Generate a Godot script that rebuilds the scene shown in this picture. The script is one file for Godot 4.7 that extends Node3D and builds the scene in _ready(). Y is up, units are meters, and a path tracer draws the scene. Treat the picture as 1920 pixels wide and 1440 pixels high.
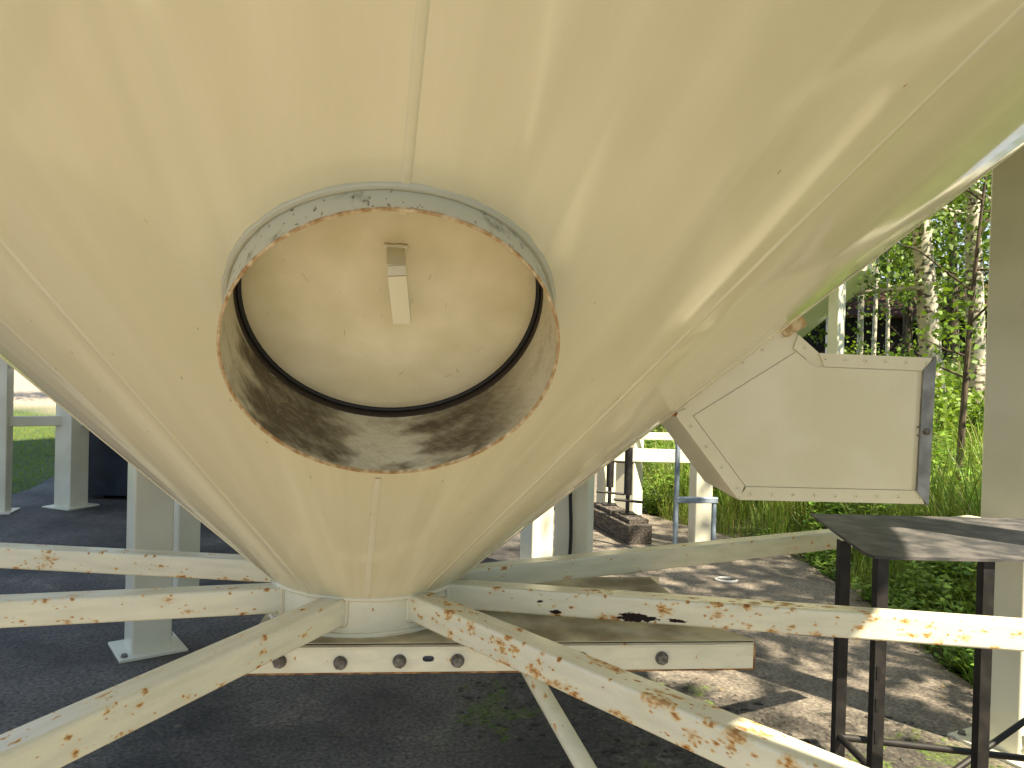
extends Node3D

# ---------------------------------------------------------------- camera numbers
const FOCAL := 1442.0            # focal length in pixels of the 1920 x 1440 photograph
const ROLL := 0.026
const PITCH := 0.011
const EYE := Vector3(0.33, 1.33, 1.8)
# ---------------------------------------------------------------- the hopper cone
const APEX := Vector3(-0.007, 0.67, 0.0)
const SLOPE := 1.1236            # radius per metre of height
const LEAN := 0.0297
const BIN_R := 2.42
const NECK_R := 0.212
const TUBE_Y := 0.832
# ---------------------------------------------------------------- the round access opening
const HOLE_C := Vector3(0.1855, 1.3455, 0.860)
const HOLE_R := 0.205
var hole_axis: Vector3
var M := {}
var used_names := {}
var rng := RandomNumberGenerator.new()

# ================================================================ helpers
func ray(px: float, py: float) -> Vector3:
	var x := px - 960.0
	var y := py - 720.0
	var u := cos(ROLL) * x + sin(ROLL) * y
	var v := -sin(ROLL) * x + cos(ROLL) * y
	return Basis(Vector3.RIGHT, -PITCH) * Vector3(u / FOCAL, -v / FOCAL, -1.0)

func on_y(px: float, py: float, y: float) -> Vector3:
	var r := ray(px, py)
	return EYE + r * ((y - EYE.y) / r.y)

func on_z(px: float, py: float, z: float) -> Vector3:
	var r := ray(px, py)
	return EYE + r * ((z - EYE.z) / r.z)

func numbered(called: String) -> String:
	var n: int = used_names.get(called, 0)
	used_names[called] = n + 1
	return called if n == 0 else "%s_%03d" % [called, n]

func tag(o: Node, label := "", category := "", group := "", kind := "") -> void:
	if label != "": o.set_meta("label", label)
	if category != "": o.set_meta("category", category)
	if group != "": o.set_meta("group", group)
	if kind != "": o.set_meta("kind", kind)

func thing(called: String, at: Vector3, label: String, category: String, group := "", turn := 0.0) -> Node3D:
	var o := Node3D.new()
	o.name = numbered(called)
	add_child(o)
	o.position = at
	o.rotation.y = turn
	tag(o, label, category, group)
	return o

func put(mesh: Mesh, called: String, mat: Material, parent: Node = null, at := Transform3D.IDENTITY) -> MeshInstance3D:
	var o := MeshInstance3D.new()
	o.mesh = mesh
	if mat: o.material_override = mat
	if parent == null or parent == self:
		o.name = numbered(called)
		add_child(o)
	else:
		o.name = called
		parent.add_child(o, true)
	o.transform = at
	return o

func st_new() -> SurfaceTool:
	var st := SurfaceTool.new()
	st.begin(Mesh.PRIMITIVE_TRIANGLES)
	return st

func vtx(st: SurfaceTool, p: Vector3, n: Vector3, uv: Vector2) -> void:
	st.set_normal(n)
	st.set_uv(uv)
	st.add_vertex(p)

func tri(st: SurfaceTool, a: Vector3, b: Vector3, c: Vector3, na: Vector3, nb: Vector3, nc: Vector3, ua := Vector2.ZERO, ub := Vector2.ZERO, uc := Vector2.ZERO) -> void:
	if (b - a).cross(c - a).dot(na + nb + nc) > 0.0:
		vtx(st, a, na, ua); vtx(st, c, nc, uc); vtx(st, b, nb, ub)
	else:
		vtx(st, a, na, ua); vtx(st, b, nb, ub); vtx(st, c, nc, uc)

func quad(st: SurfaceTool, p: Array, n: Array, uv := [Vector2.ZERO, Vector2.ZERO, Vector2.ZERO, Vector2.ZERO]) -> void:
	tri(st, p[0], p[1], p[2], n[0], n[1], n[2], uv[0], uv[1], uv[2])
	tri(st, p[0], p[2], p[3], n[0], n[2], n[3], uv[0], uv[2], uv[3])

func flat_quad(st: SurfaceTool, a: Vector3, b: Vector3, c: Vector3, d: Vector3, outward: Vector3, uv := [Vector2(0, 0), Vector2(1, 0), Vector2(1, 1), Vector2(0, 1)]) -> void:
	var n := (b - a).cross(c - a).normalized()
	if n.dot(outward) < 0.0: n = -n
	quad(st, [a, b, c, d], [n, n, n, n], uv)

# rounded rectangle: [position, normal, v]; faces in the order +x, +y, -x, -y
func profile(w: float, h: float, r: float, seg := 3) -> Array:
	var out := []
	var corners := [Vector2(w / 2 - r, h / 2 - r), Vector2(-w / 2 + r, h / 2 - r), Vector2(-w / 2 + r, -h / 2 + r), Vector2(w / 2 - r, -h / 2 + r)]
	for k in 4:
		for s in seg + 1:
			var a := PI / 2 * (k + float(s) / seg)
			var n := Vector2(cos(a), sin(a))
			out.append([corners[k] + n * r, n, 0.25 * (k + 1) + 0.02 * (float(s) / seg - 0.5)])
	var first: Array = out[0].duplicate()
	first[2] = first[2] + 1.0
	out.append(first)
	return out

func ring_profile(r: float, n: int) -> Array:
	var out := []
	for k in n + 1:
		var a := TAU * k / n
		out.append([Vector2(cos(a), sin(a)) * r, Vector2(cos(a), sin(a)), float(k) / n])
	return out

func frame_of(d: Vector3, up: Vector3) -> Array:
	var x := d.cross(up).normalized()
	return [x, x.cross(d).normalized()]

func bar(st: SurfaceTool, a: Vector3, b: Vector3, prof: Array, up := Vector3.UP, caps := true, steps := 1) -> void:
	var d := (b - a).normalized()
	if absf(d.dot(up)) > 0.99: up = Vector3.RIGHT
	var f := frame_of(d, up)
	for s in steps:
		var t0 := float(s) / steps
		var t1 := float(s + 1) / steps
		for k in prof.size() - 1:
			var p0: Vector2 = prof[k][0]
			var p1: Vector2 = prof[k + 1][0]
			var m0: Vector2 = prof[k][1]
			var m1: Vector2 = prof[k + 1][1]
			var o0: Vector3 = f[0] * p0.x + f[1] * p0.y
			var o1: Vector3 = f[0] * p1.x + f[1] * p1.y
			var n0: Vector3 = f[0] * m0.x + f[1] * m0.y
			var n1: Vector3 = f[0] * m1.x + f[1] * m1.y
			var q0 := a.lerp(b, t0)
			var q1 := a.lerp(b, t1)
			quad(st, [q0 + o0, q1 + o0, q1 + o1, q0 + o1], [n0, n0, n1, n1], [Vector2(t0, prof[k][2]), Vector2(t1, prof[k][2]), Vector2(t1, prof[k + 1][2]), Vector2(t0, prof[k + 1][2])])
	if caps:
		for e in [[a, -d], [b, d]]:
			for k in prof.size() - 1:
				var p0: Vector2 = prof[k][0]
				var p1: Vector2 = prof[k + 1][0]
				tri(st, e[0], e[0] + f[0] * p0.x + f[1] * p0.y, e[0] + f[0] * p1.x + f[1] * p1.y, e[1], e[1], e[1])

func bar_mesh(a: Vector3, b: Vector3, w: float, h: float, r := 0.004, up := Vector3.UP) -> ArrayMesh:
	var st := st_new()
	bar(st, a, b, profile(w, h, r, 2), up)
	return st.commit()

func rod_mesh(a: Vector3, b: Vector3, r: float, n := 12) -> ArrayMesh:
	var st := st_new()
	bar(st, a, b, ring_profile(r, n))
	return st.commit()

# box with rounded long edges, size w (x), h (y), l (z), centred
func block(w: float, h: float, l: float, r := 0.004) -> ArrayMesh:
	return bar_mesh(Vector3(0, 0, l / 2), Vector3(0, 0, -l / 2), w, h, r)

# tube along a path with a radius at each point
func path_tube(st: SurfaceTool, pts: Array, radii: Array, n := 8, closed := false, v_scale := 1.0) -> void:
	var count := pts.size()
	var rings := []
	var along := 0.0
	var last_x := Vector3.ZERO
	for i in count:
		var nxt: Vector3 = pts[(i + 1) % count] if closed or i < count - 1 else pts[i]
		var prv: Vector3 = pts[(i - 1 + count) % count] if closed or i > 0 else pts[i]
		var d := (nxt - prv).normalized()
		var x: Vector3
		if last_x == Vector3.ZERO:
			x = d.cross(Vector3.UP if absf(d.y) < 0.9 else Vector3.RIGHT).normalized()
		else:
			x = (last_x - d * last_x.dot(d)).normalized()
		last_x = x
		var y := x.cross(d).normalized()
		if i > 0: along += (pts[i] as Vector3).distance_to(pts[i - 1])
		var ring := []
		for k in n + 1:
			var a := TAU * k / n
			var nn := x * cos(a) + y * sin(a)
			ring.append([pts[i] + nn * radii[i], nn, Vector2(float(k) / n, along * v_scale)])
		rings.append(ring)
	if closed: rings.append(rings[0])
	for i in rings.size() - 1:
		for k in n:
			var a: Array = rings[i][k]
			var b: Array = rings[i + 1][k]
			var c: Array = rings[i + 1][k + 1]
			var d: Array = rings[i][k + 1]
			quad(st, [a[0], b[0], c[0], d[0]], [a[1], b[1], c[1], d[1]], [a[2], b[2], c[2], d[2]])

# flat outline in x-y pushed out from z0 to z1
func prism(st: SurfaceTool, outline: PackedVector2Array, z0: float, z1: float) -> void:
	var t := Geometry2D.triangulate_polygon(outline)
	for side in [[z0, Vector3(0, 0, -1) if z0 < z1 else Vector3(0, 0, 1)], [z1, Vector3(0, 0, 1) if z0 < z1 else Vector3(0, 0, -1)]]:
		for k in range(0, t.size(), 3):
			var a := outline[t[k]]
			var b := outline[t[k + 1]]
			var c := outline[t[k + 2]]
			tri(st, Vector3(a.x, a.y, side[0]), Vector3(b.x, b.y, side[0]), Vector3(c.x, c.y, side[0]), side[1], side[1], side[1], a, b, c)
	var turn := 1.0 if Geometry2D.is_polygon_clockwise(outline) else -1.0
	for k in outline.size():
		var a := outline[k]
		var b := outline[(k + 1) % outline.size()]
		var e := (b - a).normalized()
		var n := Vector3(-e.y, e.x, 0) * turn
		quad(st, [Vector3(a.x, a.y, z0), Vector3(b.x, b.y, z0), Vector3(b.x, b.y, z1), Vector3(a.x, a.y, z1)], [n, n, n, n])

func lathe(st: SurfaceTool, prof: Array, n: int, at: Transform3D) -> void:
	# prof: [radius, height] pairs, turned round local y
	for i in prof.size() - 1:
		var a: Vector2 = prof[i]
		var b: Vector2 = prof[i + 1]
		var e := (b - a).normalized()
		for k in n:
			var t0 := TAU * k / n
			var t1 := TAU * (k + 1) / n
			var c0 := Vector3(cos(t0), 0, sin(t0))
			var c1 := Vector3(cos(t1), 0, sin(t1))
			var m0 := c0
			var m1 := c1
			if n <= 8:
				m0 = (c0 + c1).normalized()
				m1 = m0
			var n0 := at.basis * (m0 * e.y + Vector3.UP * -e.x)
			var n1 := at.basis * (m1 * e.y + Vector3.UP * -e.x)
			quad(st, [at * (c0 * a.x + Vector3.UP * a.y), at * (c0 * b.x + Vector3.UP * b.y), at * (c1 * b.x + Vector3.UP * b.y), at * (c1 * a.x + Vector3.UP * a.y)], [n0, n0, n1, n1],
				[Vector2(float(k) / n, float(i) / prof.size()), Vector2(float(k) / n, float(i + 1) / prof.size()), Vector2(float(k + 1) / n, float(i + 1) / prof.size()), Vector2(float(k + 1) / n, float(i) / prof.size())])

func noise(seed_: int, freq: float, octaves := 4) -> FastNoiseLite:
	var n := FastNoiseLite.new()
	n.noise_type = FastNoiseLite.TYPE_SIMPLEX_SMOOTH
	n.seed = seed_
	n.frequency = freq
	n.fractal_octaves = octaves
	return n

func noise_tex(seed_: int, freq: float, dark: Color, light: Color, size := 512, octaves := 4, normal := false, bump := 2.0) -> NoiseTexture2D:
	var t := NoiseTexture2D.new()
	t.width = size
	t.height = size
	t.seamless = true
	t.noise = noise(seed_, freq, octaves)
	if normal:
		t.as_normal_map = true
		t.bump_strength = bump
	else:
		var g := Gradient.new()
		g.set_color(0, dark)
		g.set_color(1, light)
		g.set_offset(0, 0.25)
		g.set_offset(1, 0.75)
		t.color_ramp = g
	return t

func mat(color: Color, rough := 0.6, metal := 0.0) -> StandardMaterial3D:
	var m := StandardMaterial3D.new()
	m.albedo_color = color
	m.roughness = rough
	m.metallic = metal
	return m

func tri_mat(tex: Texture2D, scale: float, rough := 0.7, metal := 0.0, normal_tex: Texture2D = null, strength := 0.5) -> StandardMaterial3D:
	var m := mat(Color.WHITE, rough, metal)
	m.albedo_texture = tex
	m.uv1_triplanar = true
	m.uv1_world_triplanar = true
	m.uv1_scale = Vector3.ONE * scale
	if normal_tex:
		m.normal_enabled = true
		m.normal_texture = normal_tex
		m.normal_scale = strength
	return m

func smooth(a: float, b: float, x: float) -> float:
	return smoothstep(a, b, x)

# one blot of rust on a colour picture and on a roughness picture; wraps over the edges
func blot(img: Image, rim: Image, cx: float, cy: float, rx: float, ry: float, strength: float, n: FastNoiseLite, dark: bool) -> void:
	var w := img.get_width()
	var h := img.get_height()
	for y in range(int(cy - ry * 1.6), int(cy + ry * 1.6) + 1):
		for x in range(int(cx - rx * 1.6), int(cx + rx * 1.6) + 1):
			var d := Vector2((x - cx) / rx, (y - cy) / ry).length()
			d += n.get_noise_2d(x * 3.2, y * 2.0) * 0.5 + n.get_noise_2d(x * 6.0 + 90, y * 6.0) * 0.25
			if d > 1.0: continue
			var px := posmod(x, w)
			var py := posmod(y, h)
			var c := img.get_pixel(px, py)
			if dark:
				img.set_pixel(px, py, Color(0.11, 0.055, 0.04))
				rim.set_pixel(px, py, Color(0.9, 0.9, 0.9))
				continue
			var core := smooth(0.5, 0.05, d + n.get_noise_2d(x * 2.3, y * 5.1 + 40) * 0.5)
			var halo := smooth(1.0, 0.25, d) * strength
			c = c.lerp(Color(0.83, 0.64, 0.36), halo * 0.8)
			c = c.lerp(Color(0.58, 0.37, 0.16), core * halo)
			img.set_pixel(px, py, c)
			var r := rim.get_pixel(px, py).r
			r = lerpf(r, 0.85, halo)
			rim.set_pixel(px, py, Color(r, r, r))

func rusty(seed_: int, spots: int, width: int, height: int, biggest: float, holes := []) -> StandardMaterial3D:
	var r := RandomNumberGenerator.new()
	r.seed = seed_
	var img := Image.create(width, height, false, Image.FORMAT_RGB8)
	var rim := Image.create(width, height, false, Image.FORMAT_RGB8)
	var base: Color = M.cream_color
	img.fill(base)
	rim.fill(Color(0.22, 0.22, 0.22))
	var n := noise(seed_ + 7, 0.05, 3)
	var wide := noise(seed_ + 9, 0.012, 3)
	var squash := 0.55 if width >= 1024 else 1.0   # a long tube's picture is stretched along it
	for y in height:
		for x in width:
			var v := wide.get_noise_2d(x, y * 2.0) * 0.05 + n.get_noise_2d(x * 4.0, y * 4.0) * 0.018
			var c := base * (1.0 + v)
			img.set_pixel(x, y, Color(clampf(c.r, 0, 1), clampf(c.g, 0, 1), clampf(c.b * (1.0 - absf(v) * 0.8), 0, 1)))
	for s in spots:
		var rad := pow(r.randf(), 2.0) * biggest * 1.15 + 2.0
		var cx := r.randf() * width
		var cy := r.randf() * height
		if s % 5 == 0: cy = roundf(cy / (height / 4.0)) * height / 4.0 + r.randf_range(-2, 2)   # edges of the tube rust first
		blot(img, rim, cx, cy, rad * squash * r.randf_range(0.8, 1.4), rad * r.randf_range(0.7, 1.1), r.randf_range(0.45, 1.0), n, false)
		if rad > biggest * 0.5:
			for q in 4: blot(img, rim, cx + r.randfn() * rad * 1.3 * squash, cy + r.randfn() * rad * 0.9, rad * 0.35 * squash, rad * 0.32, 0.8, n, false)
	for h in holes:
		blot(img, rim, h[0] * width, h[1] * height, h[2] * 1.25, h[3] * 1.25, 1.0, n, false)
		blot(img, rim, h[0] * width, h[1] * height, h[2], h[3], 1.0, n, true)
	var m := mat(Color.WHITE, 1.0)
	m.albedo_texture = ImageTexture.create_from_image(img)
	m.roughness_texture = ImageTexture.create_from_image(rim)
	m.roughness_texture_channel = BaseMaterial3D.TEXTURE_CHANNEL_RED
	return m

func cone_point(az: float, h: float, lift := 0.0) -> Vector3:
	var n := Vector3(cos(az), -SLOPE, sin(az)).normalized()
	var p := Vector3(cos(az) * SLOPE * h, h, sin(az) * SLOPE * h) + n * lift
	return APEX + Basis(Vector3.BACK, -LEAN) * p

func cone_normal(az: float) -> Vector3:
	return Basis(Vector3.BACK, -LEAN) * Vector3(cos(az), -SLOPE, sin(az)).normalized()

func cone_value(p: Vector3) -> float:
	var q := Basis(Vector3.BACK, LEAN) * (p - APEX)
	return Vector2(q.x, q.z).length() - SLOPE * q.y

# where a line along the opening's axis through p meets the cone
func to_cone(p: Vector3) -> Vector3:
	for i in 12:
		var v := cone_value(p)
		var g := (cone_value(p + hole_axis * 0.001) - v) / 0.001
		p -= hole_axis * (v / g)
	return p

# ================================================================ the scene
func _ready() -> void:
	rng.seed = 20240611
	hole_axis = Vector3(cos(deg_to_rad(79.1)) * cos(deg_to_rad(40.1)), -sin(deg_to_rad(40.1)), sin(deg_to_rad(79.1)) * cos(deg_to_rad(40.1)))
	camera_and_light()
	materials()
	ground_and_pad()
	hopper_bin()
	black_table()
	far_frames()
	small_things()
	second_bin()
	shed()
	plants()

func camera_and_light() -> void:
	var cam := Camera3D.new()
	cam.name = "camera"
	cam.fov = rad_to_deg(2.0 * atan(720.0 / FOCAL))
	cam.near = 0.05
	cam.far = 600.0
	add_child(cam)
	cam.transform = Transform3D(Basis(Vector3.RIGHT, -PITCH) * Basis(Vector3.BACK, ROLL), EYE)
	cam.current = true
	var env := Environment.new()
	env.background_mode = Environment.BG_SKY
	var sky := Sky.new()
	var sm := ProceduralSkyMaterial.new()
	sm.sky_top_color = Color(0.52, 0.62, 0.76)
	sm.sky_horizon_color = Color(0.84, 0.875, 0.90)
	sm.sky_curve = 0.16
	sm.ground_bottom_color = Color(0.30, 0.28, 0.22)
	sm.ground_horizon_color = Color(0.55, 0.56, 0.52)
	sky.sky_material = sm
	env.sky = sky
	env.background_energy_multiplier = 0.6
	env.tonemap_mode = Environment.TONE_MAPPER_LINEAR
	env.tonemap_exposure = 3.2
	env.sdfgi_enabled = true
	env.ssao_enabled = true
	env.ssil_enabled = true
	var we := WorldEnvironment.new()
	we.name = "world_environment"
	we.environment = env
	add_child(we)
	var sun := DirectionalLight3D.new()
	sun.name = "sun"
	sun.light_energy = 1.55
	sun.light_color = Color(1.0, 0.947, 0.85)
	sun.light_angular_distance = 0.53
	sun.shadow_enabled = true
	add_child(sun)
	var az := deg_to_rad(45.0)
	var el := deg_to_rad(52.5)
	var to_sun := Vector3(cos(az) * cos(el), sin(el), sin(az) * cos(el))
	sun.look_at_from_position(to_sun * 40.0, Vector3.ZERO, Vector3.UP)

func materials() -> void:
	M.cream_color = Color(0.885, 0.868, 0.77)
	M.cream = mat(M.cream_color, 0.3)
	var cr := noise_tex(3, 0.006, Color(0.852, 0.82, 0.69), Color(0.895, 0.868, 0.757), 512, 6)
	M.cream = tri_mat(cr, 0.8, 0.24)
	M.cream.metallic_specular = 0.5
	M.cone = cone_paint()
	M.post = tri_mat(noise_tex(5, 0.01, Color(0.84, 0.825, 0.73), Color(0.89, 0.875, 0.79), 256, 5), 0.9, 0.3)
	M.galv = tri_mat(noise_tex(8, 0.03, Color(0.46, 0.465, 0.46), Color(0.60, 0.605, 0.60), 256, 4), 2.0, 0.5, 0.2)
	M.pipe_grey = tri_mat(noise_tex(9, 0.02, Color(0.44, 0.50, 0.56), Color(0.60, 0.65, 0.70), 256, 4), 1.5, 0.45, 0.2)
	M.bolt = tri_mat(noise_tex(10, 0.05, Color(0.33, 0.31, 0.28), Color(0.50, 0.48, 0.45), 128, 3), 8.0, 0.5, 0.15)
	M.black = tri_mat(noise_tex(11, 0.02, Color(0.05, 0.045, 0.04), Color(0.15, 0.135, 0.12), 256, 6), 2.5, 0.55, 0.0)
	M.plate = tri_mat(noise_tex(12, 0.012, Color(0.20, 0.20, 0.20), Color(0.37, 0.355, 0.34), 512, 6), 1.6, 0.6, 0.0)
	M.rust = tri_mat(noise_tex(13, 0.03, Color(0.40, 0.25, 0.12), Color(0.72, 0.54, 0.32), 256, 5), 4.0, 0.9, 0.0)
	M.rubber = mat(Color(0.07, 0.065, 0.06), 0.55)
	M.seal = mat(Color(0.21, 0.17, 0.115), 0.8)
	M.navy = tri_mat(noise_tex(14, 0.02, Color(0.05, 0.10, 0.15), Color(0.08, 0.15, 0.21), 256, 4), 1.0, 0.5)
	M.timber = tri_mat(noise_tex(15, 0.03, Color(0.19, 0.17, 0.15), Color(0.42, 0.385, 0.345), 256, 5), 2.0, 0.9)
	M.timber.uv1_scale = Vector3(6, 6, 1.0)
	M.soil = mat(Color(0.2, 0.17, 0.12), 0.95)

# glossy paint with a few specks, hairs and rust pricks
func cone_paint() -> StandardMaterial3D:
	var r := RandomNumberGenerator.new()
	r.seed = 77
	var w := 1024
	var img := Image.create(w, w, false, Image.FORMAT_RGB8)
	var wide := noise(78, 0.006, 4)
	var base := Color(0.875, 0.842, 0.708)
	for y in w:
		for x in w:
			var v := wide.get_noise_2d(x, y * 0.5) * 0.022
			img.set_pixel(x, y, Color(base.r + v, base.g + v, base.b + v * 1.2))
	for k in 42:
		var x := r.randi() % w
		var y := int(pow(r.randf(), 1.3) * w)
		var c := Color(0.30, 0.22, 0.12) if r.randf() < 0.6 else Color(0.60, 0.42, 0.2)
		for q in r.randi_range(2, 6): img.set_pixel(posmod(x + r.randi_range(-2, 2), w), clampi(y + r.randi_range(0, 1), 0, w - 1), img.get_pixel(x, y).lerp(c, r.randf_range(0.5, 0.9)))
	for k in 0:
		var p := Vector2(r.randf() * w, r.randf() * w * 0.6)
		var d := Vector2.from_angle(r.randf() * TAU)
		for q in r.randi_range(8, 26):
			p += d
			d = d.rotated(r.randfn() * 0.12)
			var px := posmod(int(p.x), w)
			var py := clampi(int(p.y * 1.0), 0, w - 1)
			img.set_pixel(px, py, img.get_pixel(px, py).lerp(Color(0.45, 0.36, 0.22), 0.22))
	var m := mat(Color.WHITE, 0.11)
	m.albedo_texture = ImageTexture.create_from_image(img)
	return m

# ---------------------------------------------------------------- ground
const EDGE := [[3.0, 2.25], [-1.0, 2.32], [-1.66, 2.4], [-3.13, 2.56], [-4.16, 2.5], [-4.9, 2.15], [-5.9, 1.6], [-9.0, 1.65], [-13.0, 1.5], [-14.0, -3.0]]

func edge_x(z: float) -> float:
	if z >= EDGE[0][0]: return 2.25 + (z - 3.0) * 0.1
	for k in EDGE.size() - 1:
		if z <= EDGE[k][0] and z >= EDGE[k + 1][0]:
			return lerpf(EDGE[k][1], EDGE[k + 1][1], inverse_lerp(EDGE[k][0], EDGE[k + 1][0], z))
	return -3.0

var hill_noise := noise(77, 0.16, 4)

func lay(x: float, z: float) -> float:
	# height of the land: flat by the pad, rising behind the weeds and, gently, across the yard
	var h := -0.05
	var out := x - edge_x(z)
	if out > 0.0 and z < 4.0:
		h += 0.06 * smooth(0.0, 0.5, out) + minf(out, 14.0) * 0.085 * smooth(4.0, -1.0, z) + hill_noise.get_noise_2d(x, z) * 0.1 * smooth(0, 1.5, out)
	if x < 0.0 and z < -9.0:
		h += (-9.0 - z) * 0.012
	if z < -40.0: h += (-40.0 - z) * 0.03
	return h

func ground_and_pad() -> void:
	# the land: one sheet to the horizon, finer near the pad
	var xs := []
	var zs := []
	for k in range(-30, 31): xs.append(signf(k) * (absf(k) * 0.45 + pow(absf(k) / 30.0, 5.0) * 285.0))
	for k in range(-30, 31): zs.append(-5.0 + signf(k) * (absf(k) * 0.5 + pow(absf(k) / 30.0, 5.0) * 285.0))
	var st := st_new()
	var rough := noise(31, 0.35, 4)
	var colour := func(x: float, z: float) -> Color:
		var w := rough.get_noise_2d(x, z)
		if x > edge_x(z) - 0.2 and z < 3.5 + w * 2.0 and x > 0.0:
			return Color(0.075, 0.07, 0.035) * (1.0 + w * 0.5)
		if z < -4.0 and x < 0.0:
			if z > -15.5 + w * 1.5 + x * 0.25: return Color(0.075, 0.12, 0.03) * (1.0 + w * 0.6)
			return Color(0.50, 0.42, 0.31) * (1.0 + w * 0.12)
		return Color(0.285, 0.255, 0.19) * (1.0 + w * 0.3)
	for i in xs.size() - 1:
		for j in zs.size() - 1:
			var c := [Vector2(xs[i], zs[j]), Vector2(xs[i + 1], zs[j]), Vector2(xs[i + 1], zs[j + 1]), Vector2(xs[i], zs[j + 1])]
			for t in [[0, 1, 2], [0, 2, 3]]:
				for k in t:
					var p: Vector2 = c[k]
					st.set_color(colour.call(p.x, p.y))
					var e := 0.2
					st.set_normal(Vector3(lay(p.x - e, p.y) - lay(p.x + e, p.y), 2 * e, lay(p.x, p.y - e) - lay(p.x, p.y + e)).normalized())
					st.add_vertex(Vector3(p.x, lay(p.x, p.y), p.y))
	var gm := tri_mat(noise_tex(32, 0.03, Color(0.72, 0.70, 0.68), Color(1.0, 1.0, 1.0), 512, 6), 0.7, 0.95, 0.0, noise_tex(33, 0.05, Color.BLACK, Color.WHITE, 512, 5, true, 6.0), 0.8)
	gm.vertex_color_use_as_albedo = true
	var land := put(st.commit(), "ground", gm)
	tag(land, "tan gravel yard and soil round the concrete pad", "", "", "structure")

	# the concrete pad the bins stand on: the whole of it, and the near part with a finer picture 4 mm above
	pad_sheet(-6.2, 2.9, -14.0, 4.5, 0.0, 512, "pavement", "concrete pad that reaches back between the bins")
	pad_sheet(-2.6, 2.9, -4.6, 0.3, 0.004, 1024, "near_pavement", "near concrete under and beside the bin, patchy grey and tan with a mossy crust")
	crumbs()

var n_a := noise(41, 1.1, 4)
var n_b := noise(42, 7.0, 4)
var n_c := noise(43, 0.55, 4)
var n_d := noise(46, 28.0, 3)

# how tan (1) or dark grey (0) the concrete is in patches, and how thick its crust of soil is
func pad_state(wx: float, z: float) -> Array:
	var na := n_a.get_noise_2d(wx, z)
	var nb := n_b.get_noise_2d(wx, z)
	var nc := n_c.get_noise_2d(wx, z)
	# the slab turns from dark grey to tan toward the bank and the yard
	var tan_side := maxf(clampf((wx - 0.75) / 0.5, -1.0, 1.0), clampf((z - 0.4) / 0.5, -1.0, 1.0))
	var tan_share := smooth(-0.25, 0.25, tan_side * 0.55 + nc * 0.6 + na * 0.5 + nb * 0.3)
	var far_side := -1.62 + 0.42 * (wx - 0.85)
	var crust := smooth(0.1, 0.5, wx + na * 0.3) * smooth(2.3, 1.9, wx + nc * 0.4) * smooth(-0.16, 0.12, z - far_side + na * 0.3) * smooth(0.5, -0.2, z) * smooth(-0.55, -0.1, nb + na * 0.5)
	var moss := crust * smooth(0.2, 0.55, nc * 0.4 + na + nb * 0.7)
	return [tan_share, crust, moss, na, nb]

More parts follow.
